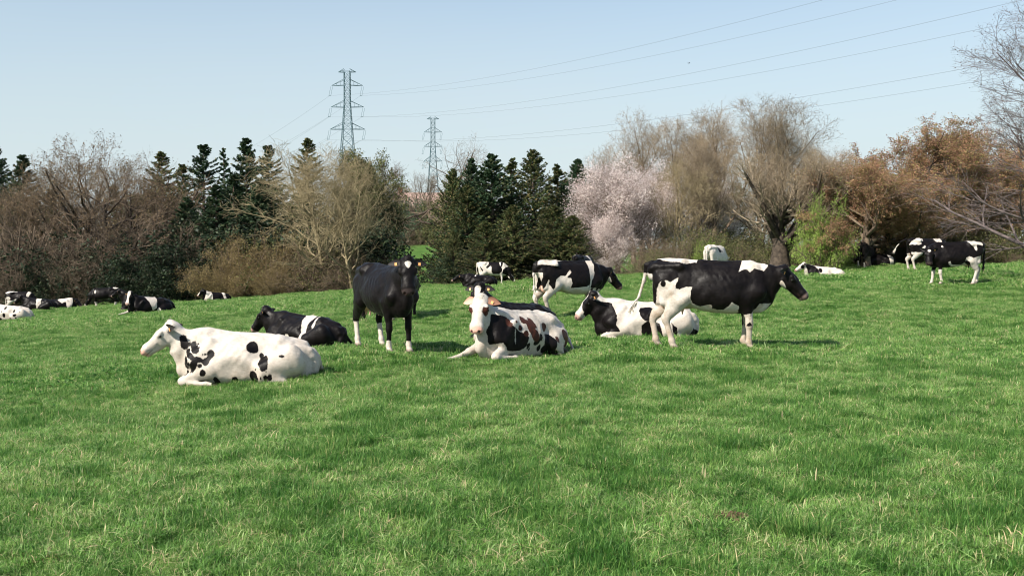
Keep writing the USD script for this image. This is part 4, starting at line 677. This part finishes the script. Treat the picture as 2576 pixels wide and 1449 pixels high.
ch = trimesh.creation.box((.9, .6, 2.0)); ch.apply_translation((-4.6, 0, ridge + .3)); part(rp, 'chimney', ch, chim_m)
for k in range(4):
    w = trimesh.creation.box((1.1, .1, 1.4)); w.apply_translation((-4 + 2.6*k, -3.22, eave - 1.6)); part(H, 'window', w, glass_m)
steel = plain('hazed_pylon_steel', (.065, .115, .14), .55, .4); insul = plain('insulator_glass', (.10, .17, .19), .3, .6)  # blue cast of distant haze is put into the steel colour
def bar(a, b, r): return tubes(np.array([[a, b]], float), np.array([[r, r]]), 4)
def pylon(label, px, d, arms, topz, bw, turn, rb):
    """arms: (height, half length) measured above the eye; a square lattice mast carries them."""
    x, y, z0 = spot(px, d); T = thing('pylon', label, 'pylon', (x, y, z0), turn, 1.0, 'lattice pylons of the power line'); o = EYE - z0
    zs = [0] + [arms[0][0]*f + o*f for f in (.2, .38, .53, .66, .77, .85, .93)] + list(np.linspace(arms[0][0] + o, topz + o, 10)); zs = sorted(set(zs))
    z1 = arms[0][0] + o; hw = lambda z: bw*(1.35 + 2.6*(1 - z/z1)) if z < z1 else bw*(1.35 - .5*min(1, (z - z1)/8.0)*1.0)
    C = [(1, 1), (1, -1), (-1, -1), (-1, 1)]
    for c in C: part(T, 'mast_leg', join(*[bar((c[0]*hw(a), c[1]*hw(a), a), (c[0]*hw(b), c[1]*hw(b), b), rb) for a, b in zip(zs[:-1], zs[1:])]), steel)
    br = []
    for a, b in zip(zs[:-1], zs[1:]):
        for k in range(4):
            p, q = C[k], C[(k+1) % 4]; br += [bar((p[0]*hw(a), p[1]*hw(a), a), (q[0]*hw(b), q[1]*hw(b), b), rb*.55), bar((q[0]*hw(a), q[1]*hw(a), a), (p[0]*hw(b), p[1]*hw(b), b), rb*.55), bar((p[0]*hw(b), p[1]*hw(b), b), (q[0]*hw(b), q[1]*hw(b), b), rb*.5)]
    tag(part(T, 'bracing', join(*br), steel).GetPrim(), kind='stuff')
    tips = []
    for z, L in arms + [(topz - .06*(topz - arms[-1][0]), bw*2.6)]:
        zz = z + o; w = hw(zz); short = L < bw*3
        for s in (-1, 1):
            tip = np.array([s*L, 0, zz]); ms = [bar((s*w, e*w, zz - .0), tip, rb*.8) for e in (1, -1)] + [bar((s*w, e*w, zz + (1.9 if not short else .9)*rb/.12), tip, rb*.7) for e in (1, -1)]
            for t in (.3, .6): ms.append(bar(tip*t + np.array([s*w, 0, zz])*(1-t), tip*t + np.array([s*w, 0, zz + (1.9 if not short else .9)*rb/.12])*(1-t), rb*.5))
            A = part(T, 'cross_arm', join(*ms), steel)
            if not short:
                dr = np.array([-.55, -.2, -3.0])*rb/.12; e0 = tip + (0, 0, -.1)
                for e in (-.28, .28):
                    part(A, 'insulator', join(bar(e0 + (e, 0, -.2), e0 + dr + (e, 0, 0), rb*.42)), insul)
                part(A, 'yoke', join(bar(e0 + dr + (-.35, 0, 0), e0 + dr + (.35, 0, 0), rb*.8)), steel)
                c, s_ = math.cos(math.radians(turn)), math.sin(math.radians(turn)); w_ = e0 + dr; tips.append(np.array([x + w_[0]*c - w_[1]*s_, y + w_[0]*s_ + w_[1]*c, z0 + w_[2]]))
    return tips
def elev(py, d): return ray(1288, py)[1]*d
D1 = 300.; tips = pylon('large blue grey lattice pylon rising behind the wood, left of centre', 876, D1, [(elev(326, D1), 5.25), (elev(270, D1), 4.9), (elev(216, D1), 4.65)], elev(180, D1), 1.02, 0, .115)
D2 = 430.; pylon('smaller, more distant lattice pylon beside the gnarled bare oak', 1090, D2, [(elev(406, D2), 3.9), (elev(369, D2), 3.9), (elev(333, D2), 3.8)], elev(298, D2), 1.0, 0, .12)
wire_m = plain('line_wire', (.10, .11, .12), .5, .3)
def wire(label, a, b, sag, r=.02):
    t = np.linspace(0, 1, 60)[:, None]; P = a + (b - a)*t; P[:, 2] -= 4*sag*(t*(1-t))[:, 0]
    m = usdkit.mesh(stage, '/World/' + numbered('power_line'), tubes(P[None], np.full((1, 60), r), 4), wire_m, smooth=True); tag(m.GetPrim(), label, 'power line', 'power lines from the large pylon')
dirn = np.array([221.4, -360.0, 0]); perp = norm(np.array([360.0, 221.4, 0]))
names = ['lowest', 'lowest', 'middle', 'middle', 'uppermost', 'uppermost']
for k, w in enumerate(tips):
    sd = -1 if k % 2 == 0 else 1
    b = tips[k//2*2]*.5 + tips[k//2*2+1]*.5 + dirn + perp*sd*4.9 + np.array([0, 0, 5.0])
    wire(f'thin wire running right from the {names[k]} {"left" if sd < 0 else "right"} arm of the large pylon', w, b, 14.0)
    b = tips[k//2*2]*.5 + tips[k//2*2+1]*.5 - dirn + perp*sd*4.9
    wire(f'faint wire running left and away from the {names[k]} {"left" if sd < 0 else "right"} arm of the large pylon', w, b, 14.0)
bx, by = at(1733, 160, 70)[0], 70.
bm = plain('bird_feathers', (.02, .02, .022), .7, .2)
bird = thing('bird', 'tiny dark bird in the sky above the bare trees', 'bird', at(1733, 160, 70), 20, .65)
bd = trimesh.creation.icosphere(2, .035); bd.vertices *= (2.2, .8, .8); part(bird, 'body', bd, bm, smooth=True)
for s in (1, -1): part(bird, 'wing', (np.array([(-.05, 0, .01), (.06, 0, .01), (.03, s*.16, .07), (-.04, s*.16, .07), (-.03, s*.30, .05), (-.05, 0, -.0), (.05, 0, -.0), (.03, s*.16, .06)]), np.array([(0, 1, 2), (0, 2, 3), (3, 2, 4), (5, 7, 6), (5, 3, 7), (3, 4, 7)])), bm)
# ------------------------------------------------------------------ the herd
def mapper(x0, sx, y0, sz, lift=0.):
    """Outlines of coat patches, read in the pixels of an enlarged view, brought to metres along and up the animal."""
    m = lambda x, y: ((x - x0) / sx, (y0 - y) / sz + lift)
    poly = lambda side, pts, val: ('p', side, [m(*p) for p in pts], val)
    def ell(side, x, y, rx, ry, val, a=0): X, Z = m(x, y); return ('e', side, X, Z, rx/abs(sx), ry/sz, -a if sx > 0 else a, val)
    return poly, ell
# the big cow standing side on at the right
p, e = mapper(880, 612, 1065, 624)
cow('large black and white cow standing side on facing right, white hind legs muddy', 1782, 15.8, -10, seed=1, mat=COAT_DIRTY, tail='swing', head=(2.06, 0, 1.29), pitch=-50, neckmid=(1.80, 0, 1.12), legs={'hr': (.14, 0), 'hl': (-.12, 0), 'fr': (.04, 0), 'fl': (-.03, 0)}, ears='bb', tags=(1, 1), patches=[
    p(0, [(860, 185), (900, 120), (1100, 120), (1310, 150), (1290, 212), (1170, 226), (1155, 212), (960, 206), (935, 180), (890, 186)], 'w'), p(0, [(1690, 295), (1715, 180), (1800, 150), (1960, 240), (1920, 303), (1900, 290), (1830, 268), (1790, 308), (1750, 275)], 'w'),
    p(0, [(905, 470), (940, 410), (1000, 385), (1040, 412), (1080, 375), (1115, 362), (1110, 400), (1088, 440), (1095, 466), (1130, 475), (1190, 450), (1252, 452), (1235, 490), (1228, 560), (1250, 610), (1320, 638), (1430, 622), (1430, 664), (1540, 672), (1620, 605), (1680, 640), (1680, 735), (1690, 900), (1640, 1200), (700, 1200), (860, 700), (905, 600)], 'w'),
    e(0, 975, 420, 28, 34, 'b'), p(0, [(1735, 720), (1790, 715), (1795, 780), (1750, 830), (1820, 830), (1820, 1200), (1640, 1200), (1660, 870), (1715, 880), (1740, 800)], 'w'), p(0, [(1785, 780), (1815, 700), (1880, 615), (1990, 615), (1890, 730), (1820, 830)], 'w'),
    p(0, [(600, 325), (865, 325), (865, 640), (600, 640)], 'w'), ('hs', 0, .12, -.25, .12, .06, 'w'), ('blaze', [(.25, 0), (.32, .03), (.5, .035)], 'w')])
# the black cow with the heart
cow('glossy black cow with a white heart on its forehead, standing and looking at the camera', 964, 15.6, -60, scale=.95, seed=2, mat=COAT_DARKNOSE, head=(1.93, -.04, 1.50), yaw=-20, pitch=-66, neckmid=(1.72, -.03, 1.20), ribs=True, legs={'hl': (.16, .02), 'hr': (-.10, .02), 'fl': (.04, .02), 'fr': (-.02, .0)}, ears='bb', earpose=(.34, .10), switch='b', patches=[
    ('L', 'hl', .40, 'w'), ('L', 'hr', .42, 'w'), ('L', 'fr', .20, 'w'), ('L', 'fl', .18, 'w'), ('blaze', [(.035, .0), (.05, .05), (.08, .055), (.13, .03), (.165, 0)], 'w'), ('e', 0, .8, .57, .30, .05, 0, 'w'), ('U', 'w')])
# the white cow lying in front
p, e = mapper(2225, -905, 1140, 905, .535)
spots = [(640, 580, 48, 80, -20), (710, 600, 26, 28, 0), (765, 615, 36, 55, 0), (805, 680, 44, 60, -30), (705, 705, 28, 36, 0), (760, 762, 58, 36, 30), (845, 800, 70, 30, 20), (790, 885, 42, 85, 25), (680, 850, 38, 78, -10), (690, 955, 14, 26, 0), (730, 865, 12, 25, 0), (880, 885, 22, 24, 0), (918, 975, 36, 40, 0),
         (1012, 738, 44, 46, 0), (955, 832, 40, 46, 0), (985, 790, 30, 40, 0), (940, 740, 12, 14, 0), (908, 740, 10, 10, 0), (826, 605, 8, 11, 0), (850, 655, 12, 17, 0), (1522, 650, 60, 62, 0), (1560, 690, 36, 34, 0), (1650, 755, 30, 36, -20), (1700, 855, 58, 95, -8), (1600, 940, 12, 15, 0), (1562, 1018, 54, 64, -15), (1600, 1060, 36, 30, 0),
         (1740, 965, 8, 10, 0), (1785, 1040, 25, 45, 0), (1733, 1050, 24, 40, 0), (1672, 1045, 12, 20, 0), (1075, 1090, 36, 58, -15), (1315, 1070, 36, 42, 0), (1925, 770, 26, 12, 0)]
cow('white cow with scattered black spots lying in the foreground, head raised to the left', 628, 13.5, 183, scale=.95, base='w', seed=3, mat=COAT_CLEAN, pose='lie', lean=-1, head=(2.0, 0, .90), pitch=-42, yaw=4, earpose=(-.2, -.05), neckmid=(1.80, 0, .56), tail='lie', ears='bb', poll='w', tags=(1, 1), patches=[e(0, x, y, a*1.12, b*1.12, 'b', r) for x, y, a, b, r in spots] + [('e', -1, 1.0, 1.1, .12, .1, 0, 'b'), ('e', -1, .3, .95, .1, .14, 0, 'b')])
cow('black cow with a white band over its back lying behind the spotted white cow', 770, 20.6, 153, seed=4, pose='lie', lean=-1, head=(1.99, 0, .88), pitch=-55, yaw=14, neckmid=(1.80, 0, .58), tail='lie', ears='bb', tags=(1, 0), patches=[
    ('p', 0, [(.98, 1.45), (.62, 1.45), (.60, 1.22), (.66, 1.0), (.60, .84), (.62, .66), (.70, .66), (.72, .90), (.80, 1.14)], 'w'), ('p', 0, [(.50, 1.4), (.58, 1.4), (.50, 1.05), (.44, .98)], 'w'), ('blaze', [(-.05, .05), (.2, .045), (.55, .06)], 'w'), ('e', 0, 1.05, .8, .10, .05, 60, 'w')])
# the spotted cow lying and facing the camera
sp4 = [(800, 780, 30, 42, -25, 'r'), (838, 870, 34, 105, -12, 'r'), (865, 950, 40, 70, 0, 'r'), (875, 805, 28, 58, -12, 'r'), (1010, 850, 34, 58, -25, 'r'), (692, 800, 12, 20, 0, 'r'), (730, 872, 20, 34, 0, 'r'), (640, 820, 20, 45, 0, 'r'), (775, 930, 25, 35, 0, 'r'), (880, 1020, 30, 52, 0, 'b'), (922, 965, 18, 50, 0, 'b'), (922, 1090, 20, 56, 0, 'b'), (1020, 1030, 52, 105, 0, 'b'),
       (1050, 1170, 58, 66, 0, 'b'), (985, 1110, 34, 60, 20, 'b'), (1095, 980, 18, 36, -15, 'r'), (1225, 930, 40, 70, -35, 'r'), (1255, 1060, 42, 105, -5, 'r'), (1200, 1110, 28, 60, 10, 'b'), (1312, 1050, 28, 90, 0, 'b'), (800, 1085, 16, 40, 0, 'b'), (822, 1125, 10, 20, 0, 'b')]
def m4(x, y): return ((1345 - x) / 478, (1310 - (x - 650) * .14 - y) / 783 + .545)
cow('white cow with reddish brown and black patches lying down, pink nose towards the camera', 1312, 15.3, 229, scale=.97, base='w', seed=5, mat=COAT_CLEAN, pose='lie', lean=1, head=(1.84, .02, 1.0), pitch=-62, yaw=24, neckmid=(1.74, .02, .62), front=('fold', 'out'), tail='lie', ears='ri', earpose=(.42, .02), poll='w', tags=(1, 0), patches=[
    ('p', 1, [m4(*q) for q in [(520, 740), (640, 760), (655, 850), (700, 900), (792, 965), (780, 1080), (722, 1152), (600, 1150), (560, 1060), (500, 1105), (480, 960)]], 'b'), ('e', 1, 1.40, .98, .02, .14, 0, 'w')] + [('e', 1, *m4(x, y), a/478, b/783, r, v) for x, y, a, b, r, v in sp4] +
    [('hs', 1, .215, -.075, .075, .075, 'r'), ('hs', -1, .215, -.075, .08, .075, 'r'), ('hs', 1, .20, -.08, .06, .055, 'b'), ('hs', -1, .20, -.08, .05, .05, 'b'), ('e', -1, .9, 1.0, .3, .16, 30, 'b'), ('e', -1, .3, .9, .2, .1, 0, 'r')])
cow('black cow with white blaze lying just behind the red-patched white cow', 1302, 19.6, 220, seed=6, pose='lie', lean=1, earpose=(.35, .02), head=(1.84, .02, 1.12), pitch=-62, yaw=35, neckmid=(1.74, .02, .80), tail='lie', ears='bb', tags=(1, 1), patches=[('blaze', [(.02, .03), (.06, .065), (.2, .05), (.3, .03), (.55, .06)], 'w')])
# standing cow in the middle distance
p, e = mapper(985, 427, 815, 471)
cow('black and white cow standing side on at mid-distance, white hind legs and tail', 1430, 25, 24, seed=7, ribs=True, mat=COAT_DIRTY, head=(2.08, 0, 1.18), yaw=-12, pitch=-54, neckmid=(1.82, 0, 1.06), tail='down', ears='bb', legs={'hr': (.08, .02), 'hl': (-.06, .02), 'fr': (0, 0), 'fl': (.06, 0)}, patches=[
    p(0, [(960, 195), (1000, 120), (1130, 100), (1310, 140), (1180, 168), (1172, 215), (1100, 210), (1050, 200)], 'w'), p(0, [(1140, 370), (1210, 325), (1250, 330), (1310, 258), (1322, 285), (1265, 350), (1310, 352), (1326, 420), (1308, 472), (1400, 465), (1500, 455), (1530, 440), (1545, 900), (900, 900), (1000, 500), (1020, 470), (1060, 370), (1065, 420), (1110, 485), (1130, 450)], 'w'),
    p(0, [(1548, 130), (1625, 130), (1608, 330), (1568, 390), (1555, 465), (1640, 480), (1590, 900), (1480, 900), (1535, 560)], 'w'), p(0, [(1560, 480), (1585, 480), (1578, 640), (1548, 660)], 'b'), p(0, [(1610, 560), (1680, 490), (1720, 500), (1640, 600)], 'w'), p(0, [(880, 290), (1000, 290), (985, 900), (880, 900)], 'w'), ('hs', 0, .12, -.25, .14, .08, 'w'), ('blaze', [(.3, .01), (.55, .05)], 'w')])
cow('black and white cow mostly hidden behind the mid-distance standing cow', 1466, 36, 62, scale=.80, seed=8, udder=False, head=(2.0, 0, 1.0), pitch=-60, patches=[('e', 1, .2, 1.42, .25, .1, 0, 'w'), ('e', -1, 1.2, 1.35, .10, .3, 0, 'w'), ('L', '*', .5, 'w')])
# lying behind the big cow
p, e = mapper(1330, -522, 940, 522, .535)
cow('white and black cow lying behind the large standing cow, black head with white muzzle', 1632, 19.2, 181, base='w', seed=9, pose='lie', lean=-1, head=(1.98, 0, .93), pitch=-54, yaw=4, neckmid=(1.80, 0, .62), tail='lie', ears='bb', tags=(1, 1), patches=[
    p(0, [(100, 500), (510, 560), (552, 690), (545, 780), (582, 850), (580, 925), (540, 925), (420, 850), (430, 885), (200, 900)], 'b'), p(0, [(770, 640), (790, 612), (890, 600), (960, 650), (905, 742), (820, 746), (780, 700)], 'b'), p(0, [(790, 790), (850, 748), (960, 770), (1005, 925), (1000, 980), (800, 980)], 'b'), p(0, [(1070, 765), (1130, 815), (1135, 900), (1095, 912), (1085, 845)], 'b'), p(0, [(1280, 880), (1325, 810), (1400, 850), (1300, 920)], 'b'),
    ('H', 'b'), ('blaze', [(-.05, .02), (.10, .03), (.22, .02), (.3, .07), (.4, .12), (.6, .15)], 'w'), ('hs', 0, .50, -.12, .09, .12, 'w'), ('hs', 0, .1, -.27, .12, .05, 'w'), ('L', 'fl', .2, 'w')])
cow('white cow standing behind the large black and white cow, only its back showing', 1799, 38, 58, scale=.90, base='w', seed=10, udder=False, head=(2.0, 0, .9), pitch=-60, ears='ww', patches=[('e', 0, .75, 1.2, .12, .12, 0, 'b'), ('e', -1, .95, 1.15, .04, .05, 0, 'b')])
# right side
p, e = mapper(1410, -444, 1085, 444, .535)
cow('white cow with a black neck lying on the right near the trees', 2078, 49, 181, base='w', seed=11, pose='lie', lean=-1, head=(1.98, 0, .95), pitch=-38, tail='lie', front=('fold', 'out'), ears='bb', tags=(0, 0), poll='w', patches=[
    p(0, [(560, 660), (790, 735), (852, 880), (855, 1040), (740, 1045), (650, 960), (610, 820)], 'b'), e(0, 880, 840, 38, 55, 'b'), e(0, 930, 985, 38, 66, 'b'), e(0, 1000, 1005, 34, 72, 'b'), e(0, 1125, 990, 40, 75, 'b'), e(0, 1375, 980, 34, 55, 'b'), ('hs', 0, .15, -.12, .11, .10, 'b'), ('blaze', [(-.05, .06), (.3, .06)], 'w')])
p, e = mapper(400, 531, 990, 531)
cow('black and white cow at the far right standing with its tail out', 2332, 44.5, 5, seed=12, tail='out', head=(2.0, 0, .95), pitch=-60, legs={'hr': (.05, 0), 'hl': (-.08, 0)}, patches=[
    p(0, [(380, 390), (420, 300), (600, 230), (712, 225), (712, 300), (640, 310), (650, 380), (560, 390), (440, 385)], 'w'), p(0, [(970, 220), (1160, 220), (1170, 330), (1090, 348), (1010, 312)], 'w'), p(0, [(640, 470), (730, 400), (740, 440), (700, 500)], 'w'), ('L', 'hl', .75, 'w'), ('L', 'hr', .8, 'w'), ('L', '*', .45, 'w'), p(0, [(100, 370), (335, 370), (335, 640), (100, 640)], 'w')])
p, e = mapper(2120, -725, 1330, 725)
cow('black cow with white rump and hind legs standing far right, head turned this way', 2404, 33, 182, seed=13, head=(1.84, .22, 1.20), yaw=70, pitch=-68, neckmid=(1.74, .06, 1.08), tail='down', ears='bb', tags=(1, 0), switch='b', mat=COAT_DARKNOSE, legs={'hl': (.16, 0), 'hr': (-.1, 0), 'fl': (-.06, 0), 'fr': (.12, 0)}, patches=[
    p(0, [(1755, 310), (1800, 250), (2110, 330), (2110, 395), (1950, 375), (1932, 540), (1890, 500), (1870, 440), (1800, 390)], 'w'), e(0, 1115, 420, 30, 26, 'w'), p(0, [(1660, 690), (1740, 640), (1840, 702), (1940, 662), (2040, 640), (2050, 1400), (1740, 1400), (1830, 1100), (1800, 880), (1740, 780), (1700, 750), (1650, 760)], 'w'), p(0, [(1228, 790), (1260, 770), (1320, 862), (1260, 870)], 'w'), p(0, [(1320, 848), (1560, 862), (1640, 800), (1800, 880), (1700, 920), (1300, 900)], 'w'), ('L', 'fl', .50, 'w'), ('L', 'fr', .46, 'w'), ('L', 'hr', .55, 'w'), ('blaze', [(.05, 0), (.07, .045), (.12, .045), (.15, 0)], 'w')])
cow('black cow standing in the shade under the reddish tree, pale lower legs', 2178, 56.5, 52, seed=14, udder=False, head=(2.0, 0, 1.15), pitch=-40, ears='bb', tags=(0, 0), switch='b', patches=[('L', 'hl', .40, 'w'), ('L', 'hr', .30, 'w'), ('L', '*', .2, 'w')])  # white leg markings narrowed so the coat itself carries the tree shade
cow('black cow with a greyish white rump lying in the shade under the reddish tree', 2210, 57, 176, seed=15, pose='lie', lean=-1, head=(1.95, 0, .75), pitch=-45, tail='lie', tags=(0, 0), patches=[('p', 0, [(.1, .7), (.32, .6), (.40, 1.2), (.2, 1.4)], 'w')])  # white rump patch kept small, tree shade put into the coat pattern
# grazing pair in the middle
p, e = mapper(580, 570, 1180, 570)
cow('white and black cow grazing with its head down beside the dark spruces', 1238, 62, -2, base='w', seed=16, head=(2.02, 0, .68), pitch=-54, droop=.0, neckmid=(1.80, 0, .90), ears='bb', patches=[
    p(0, [(975, 300), (1300, 280), (1300, 370), (1340, 450), (1352, 520), (1380, 500), (1378, 390), (1442, 380), (1452, 460), (1400, 560), (1432, 620), (1420, 700), (1310, 800), (1100, 790), (1050, 700), (1050, 560), (1030, 500), (900, 602), (848, 560), (930, 470), (960, 380)], 'b'), p(0, [(1610, 540), (1680, 500), (1740, 600), (1900, 780), (1800, 980), (1700, 900), (1440, 780), (1450, 650), (1540, 570)], 'b'), p(0, [(610, 500), (640, 510), (760, 650), (750, 715), (700, 660)], 'b'),
    ('H', 'b'), ('blaze', [(-.05, .04), (.1, .06), (.35, .04), (.45, .12), (.6, .15)], 'w'), ('hs', 0, .12, -.25, .12, .06, 'w')])
cow('all black cow lying in front of the grazing cow, one white ear tag', 1208, 57, 182, seed=17, pose='lie', lean=-1, head=(2.05, 0, .76), pitch=-32, neckmid=(1.85, 0, .55), tail='lie', ears='bb', patches=[('e', 0, 1.12, 1.22, .04, .06, 30, 'w')])
# left side
p, e = mapper(850, -644, 1190, 644, .535)
cow('white cow with dark spots lying at the left edge, rump towards the middle', 26, 46, 180, base='w', seed=18, pose='lie', lean=-1, head=(2.0, 0, .9), pitch=-45, tail='lie', ears='ww', poll='w', patches=[e(0, 195, 800, 30, 60, 'b'), e(0, 40, 1010, 35, 45, 'b'), e(0, 195, 1010, 45, 60, 'b'), e(0, 470, 880, 36, 60, 'b', 20), e(0, 545, 1010, 55, 40, 'b'), e(0, 380, 1100, 24, 40, 'b'), e(0, 440, 1110, 22, 36, 'b'), e(0, 585, 1090, 26, 30, 'b'), e(0, 60, 1120, 60, 40, 'b'), e(0, 690, 900, 20, 15, 'b'), e(0, 120, 900, 16, 20, 'b')])
cow('black cow with white markings standing half hidden behind the cows lying at the left edge', 48, 70, 8, seed=19, head=(2.0, 0, .8), pitch=-60, tail='down', patches=[('p', 0, [(-.1, 1.30), (.15, 1.46), (.75, 1.46), (.7, 1.38), (.3, 1.36), (.05, 1.26)], 'w'), ('e', 0, 1.5, 1.3, .12, .3, -20, 'w'), ('e', 0, .15, .95, .16, .12, 0, 'w'), ('e', 0, .65, .75, .16, .14, 0, 'w'), ('L', '*', .8, 'w'), ('p', 0, [(-.3, 1.0), (-.05, 1.0), (-.05, .2), (-.3, .2)], 'w')])
p, e = mapper(1800, -530, 960, 530, .535)
cow('black cow with one white stripe down its flank, lying second from the left edge', 98, 57, 181, seed=20, pose='lie', lean=-1, head=(1.96, 0, .93), pitch=-46, tail='lie', tags=(1, 0), patches=[p(0, [(1200, 480), (1400, 480), (1410, 560), (1445, 720), (1360, 870), (1320, 860), (1320, 700), (1250, 560)], 'w'), ('blaze', [(-.05, .05), (.12, .04), (.17, 0)], 'w'), e(0, 820, 880, 90, 30, 'w', 35)])
cow('black cow with a white back lying right behind the striped black cow, facing right', 146, 62, 12, seed=21, pose='lie', lean=1, head=(1.92, 0, .72), yaw=-20, pitch=-50, tail='lie', patches=[('p', 0, [(.95, 1.5), (.8, 1.2), (1.1, 1.0), (1.3, 1.1), (1.42, .6), (1.62, .6), (1.70, 1.1), (1.62, 1.5)], 'w')])
cow('black cow grazing by the dark wood on the left, white muzzle in the grass', 262, 71, 188, seed=22, udder=False, head=(1.98, 0, .62), pitch=-58, neckmid=(1.82, 0, .85), switch='b', patches=[('blaze', [(.40, 0), (.44, .12), (.6, .15)], 'w'), ('hs', 0, .54, -.12, .1, .14, 'w'), ('e', 0, .05, 1.4, .22, .06, 0, 'w'), ('e', 1, 1.45, 1.12, .07, .13, 0, 'w'), ('L', '*', .4, 'w')])
cow('black cow with narrow white face stripe lying half hidden behind the white-blazed cow', 352, 51, 172, seed=23, pose='lie', lean=-1, head=(2.02, 0, 1.08), pitch=-34, neckmid=(1.82, 0, .8), tail='lie', patches=[('blaze', [(-.05, .03), (.05, .05), (.11, 0), (.13, 0), (.2, .025), (.55, .045)], 'w'), ('hs', 0, .12, -.27, .1, .03, 'w')])
cow('black cow with broad white blaze and white saddle lying left, facing the camera', 380, 43, 224, seed=24, pose='lie', lean=1, head=(1.84, .04, .98), pitch=-62, yaw=40, front=('fold', 'out'), tail='lie', tags=(0, 1), patches=[('face', [(-.08, .06), (.05, .075), (.15, .06), (.3, .04), (.45, .075), (.6, .12)], 'w'), ('p', 1, [(1.35, 1.5), (.8, 1.5), (.72, 1.25), (.82, .9), (.98, .75), (1.06, 1.0), (1.12, 1.18)], 'w'), ('e', 1, .72, .78, .06, .12, 0, 'w'), ('L', 'fr', .3, 'w'), ('e', 0, 1.5, .62, .2, .08, 0, 'w')])
cow('small-looking black and white cow lying alone below the tan bushes', 545, 70, 214, seed=25, pose='lie', lean=1, head=(1.92, .04, .98), pitch=-50, yaw=-10, front=('fold', 'out'), tail='lie', tags=(0, 0), patches=[('p', 0, [(1.62, 1.5), (1.32, 1.5), (1.25, 1.1), (1.3, .5), (1.9, .5), (1.75, 1.0)], 'w'), ('L', 'fl', .5, 'w'), ('L', 'fr', .5, 'w'), ('p', 0, [(.3, 1.5), (.7, 1.5), (.55, 1.2), (.42, .6), (.28, .6), (.35, 1.1)], 'w'), ('e', 0, 1.0, .7, .3, .2, 0, 'w'), ('blaze', [(.2, .0), (.3, .08), (.6, .12)], 'w')])
cow('black cow almost hidden behind the cow with the heart, one pale leg showing', 1017, 27, 84, seed=26, udder=False, head=(1.9, 0, .9), pitch=-60, tags=(0, 0), patches=[('L', 'hl', .45, 'w'), ('L', 'hr', .5, 'w')])
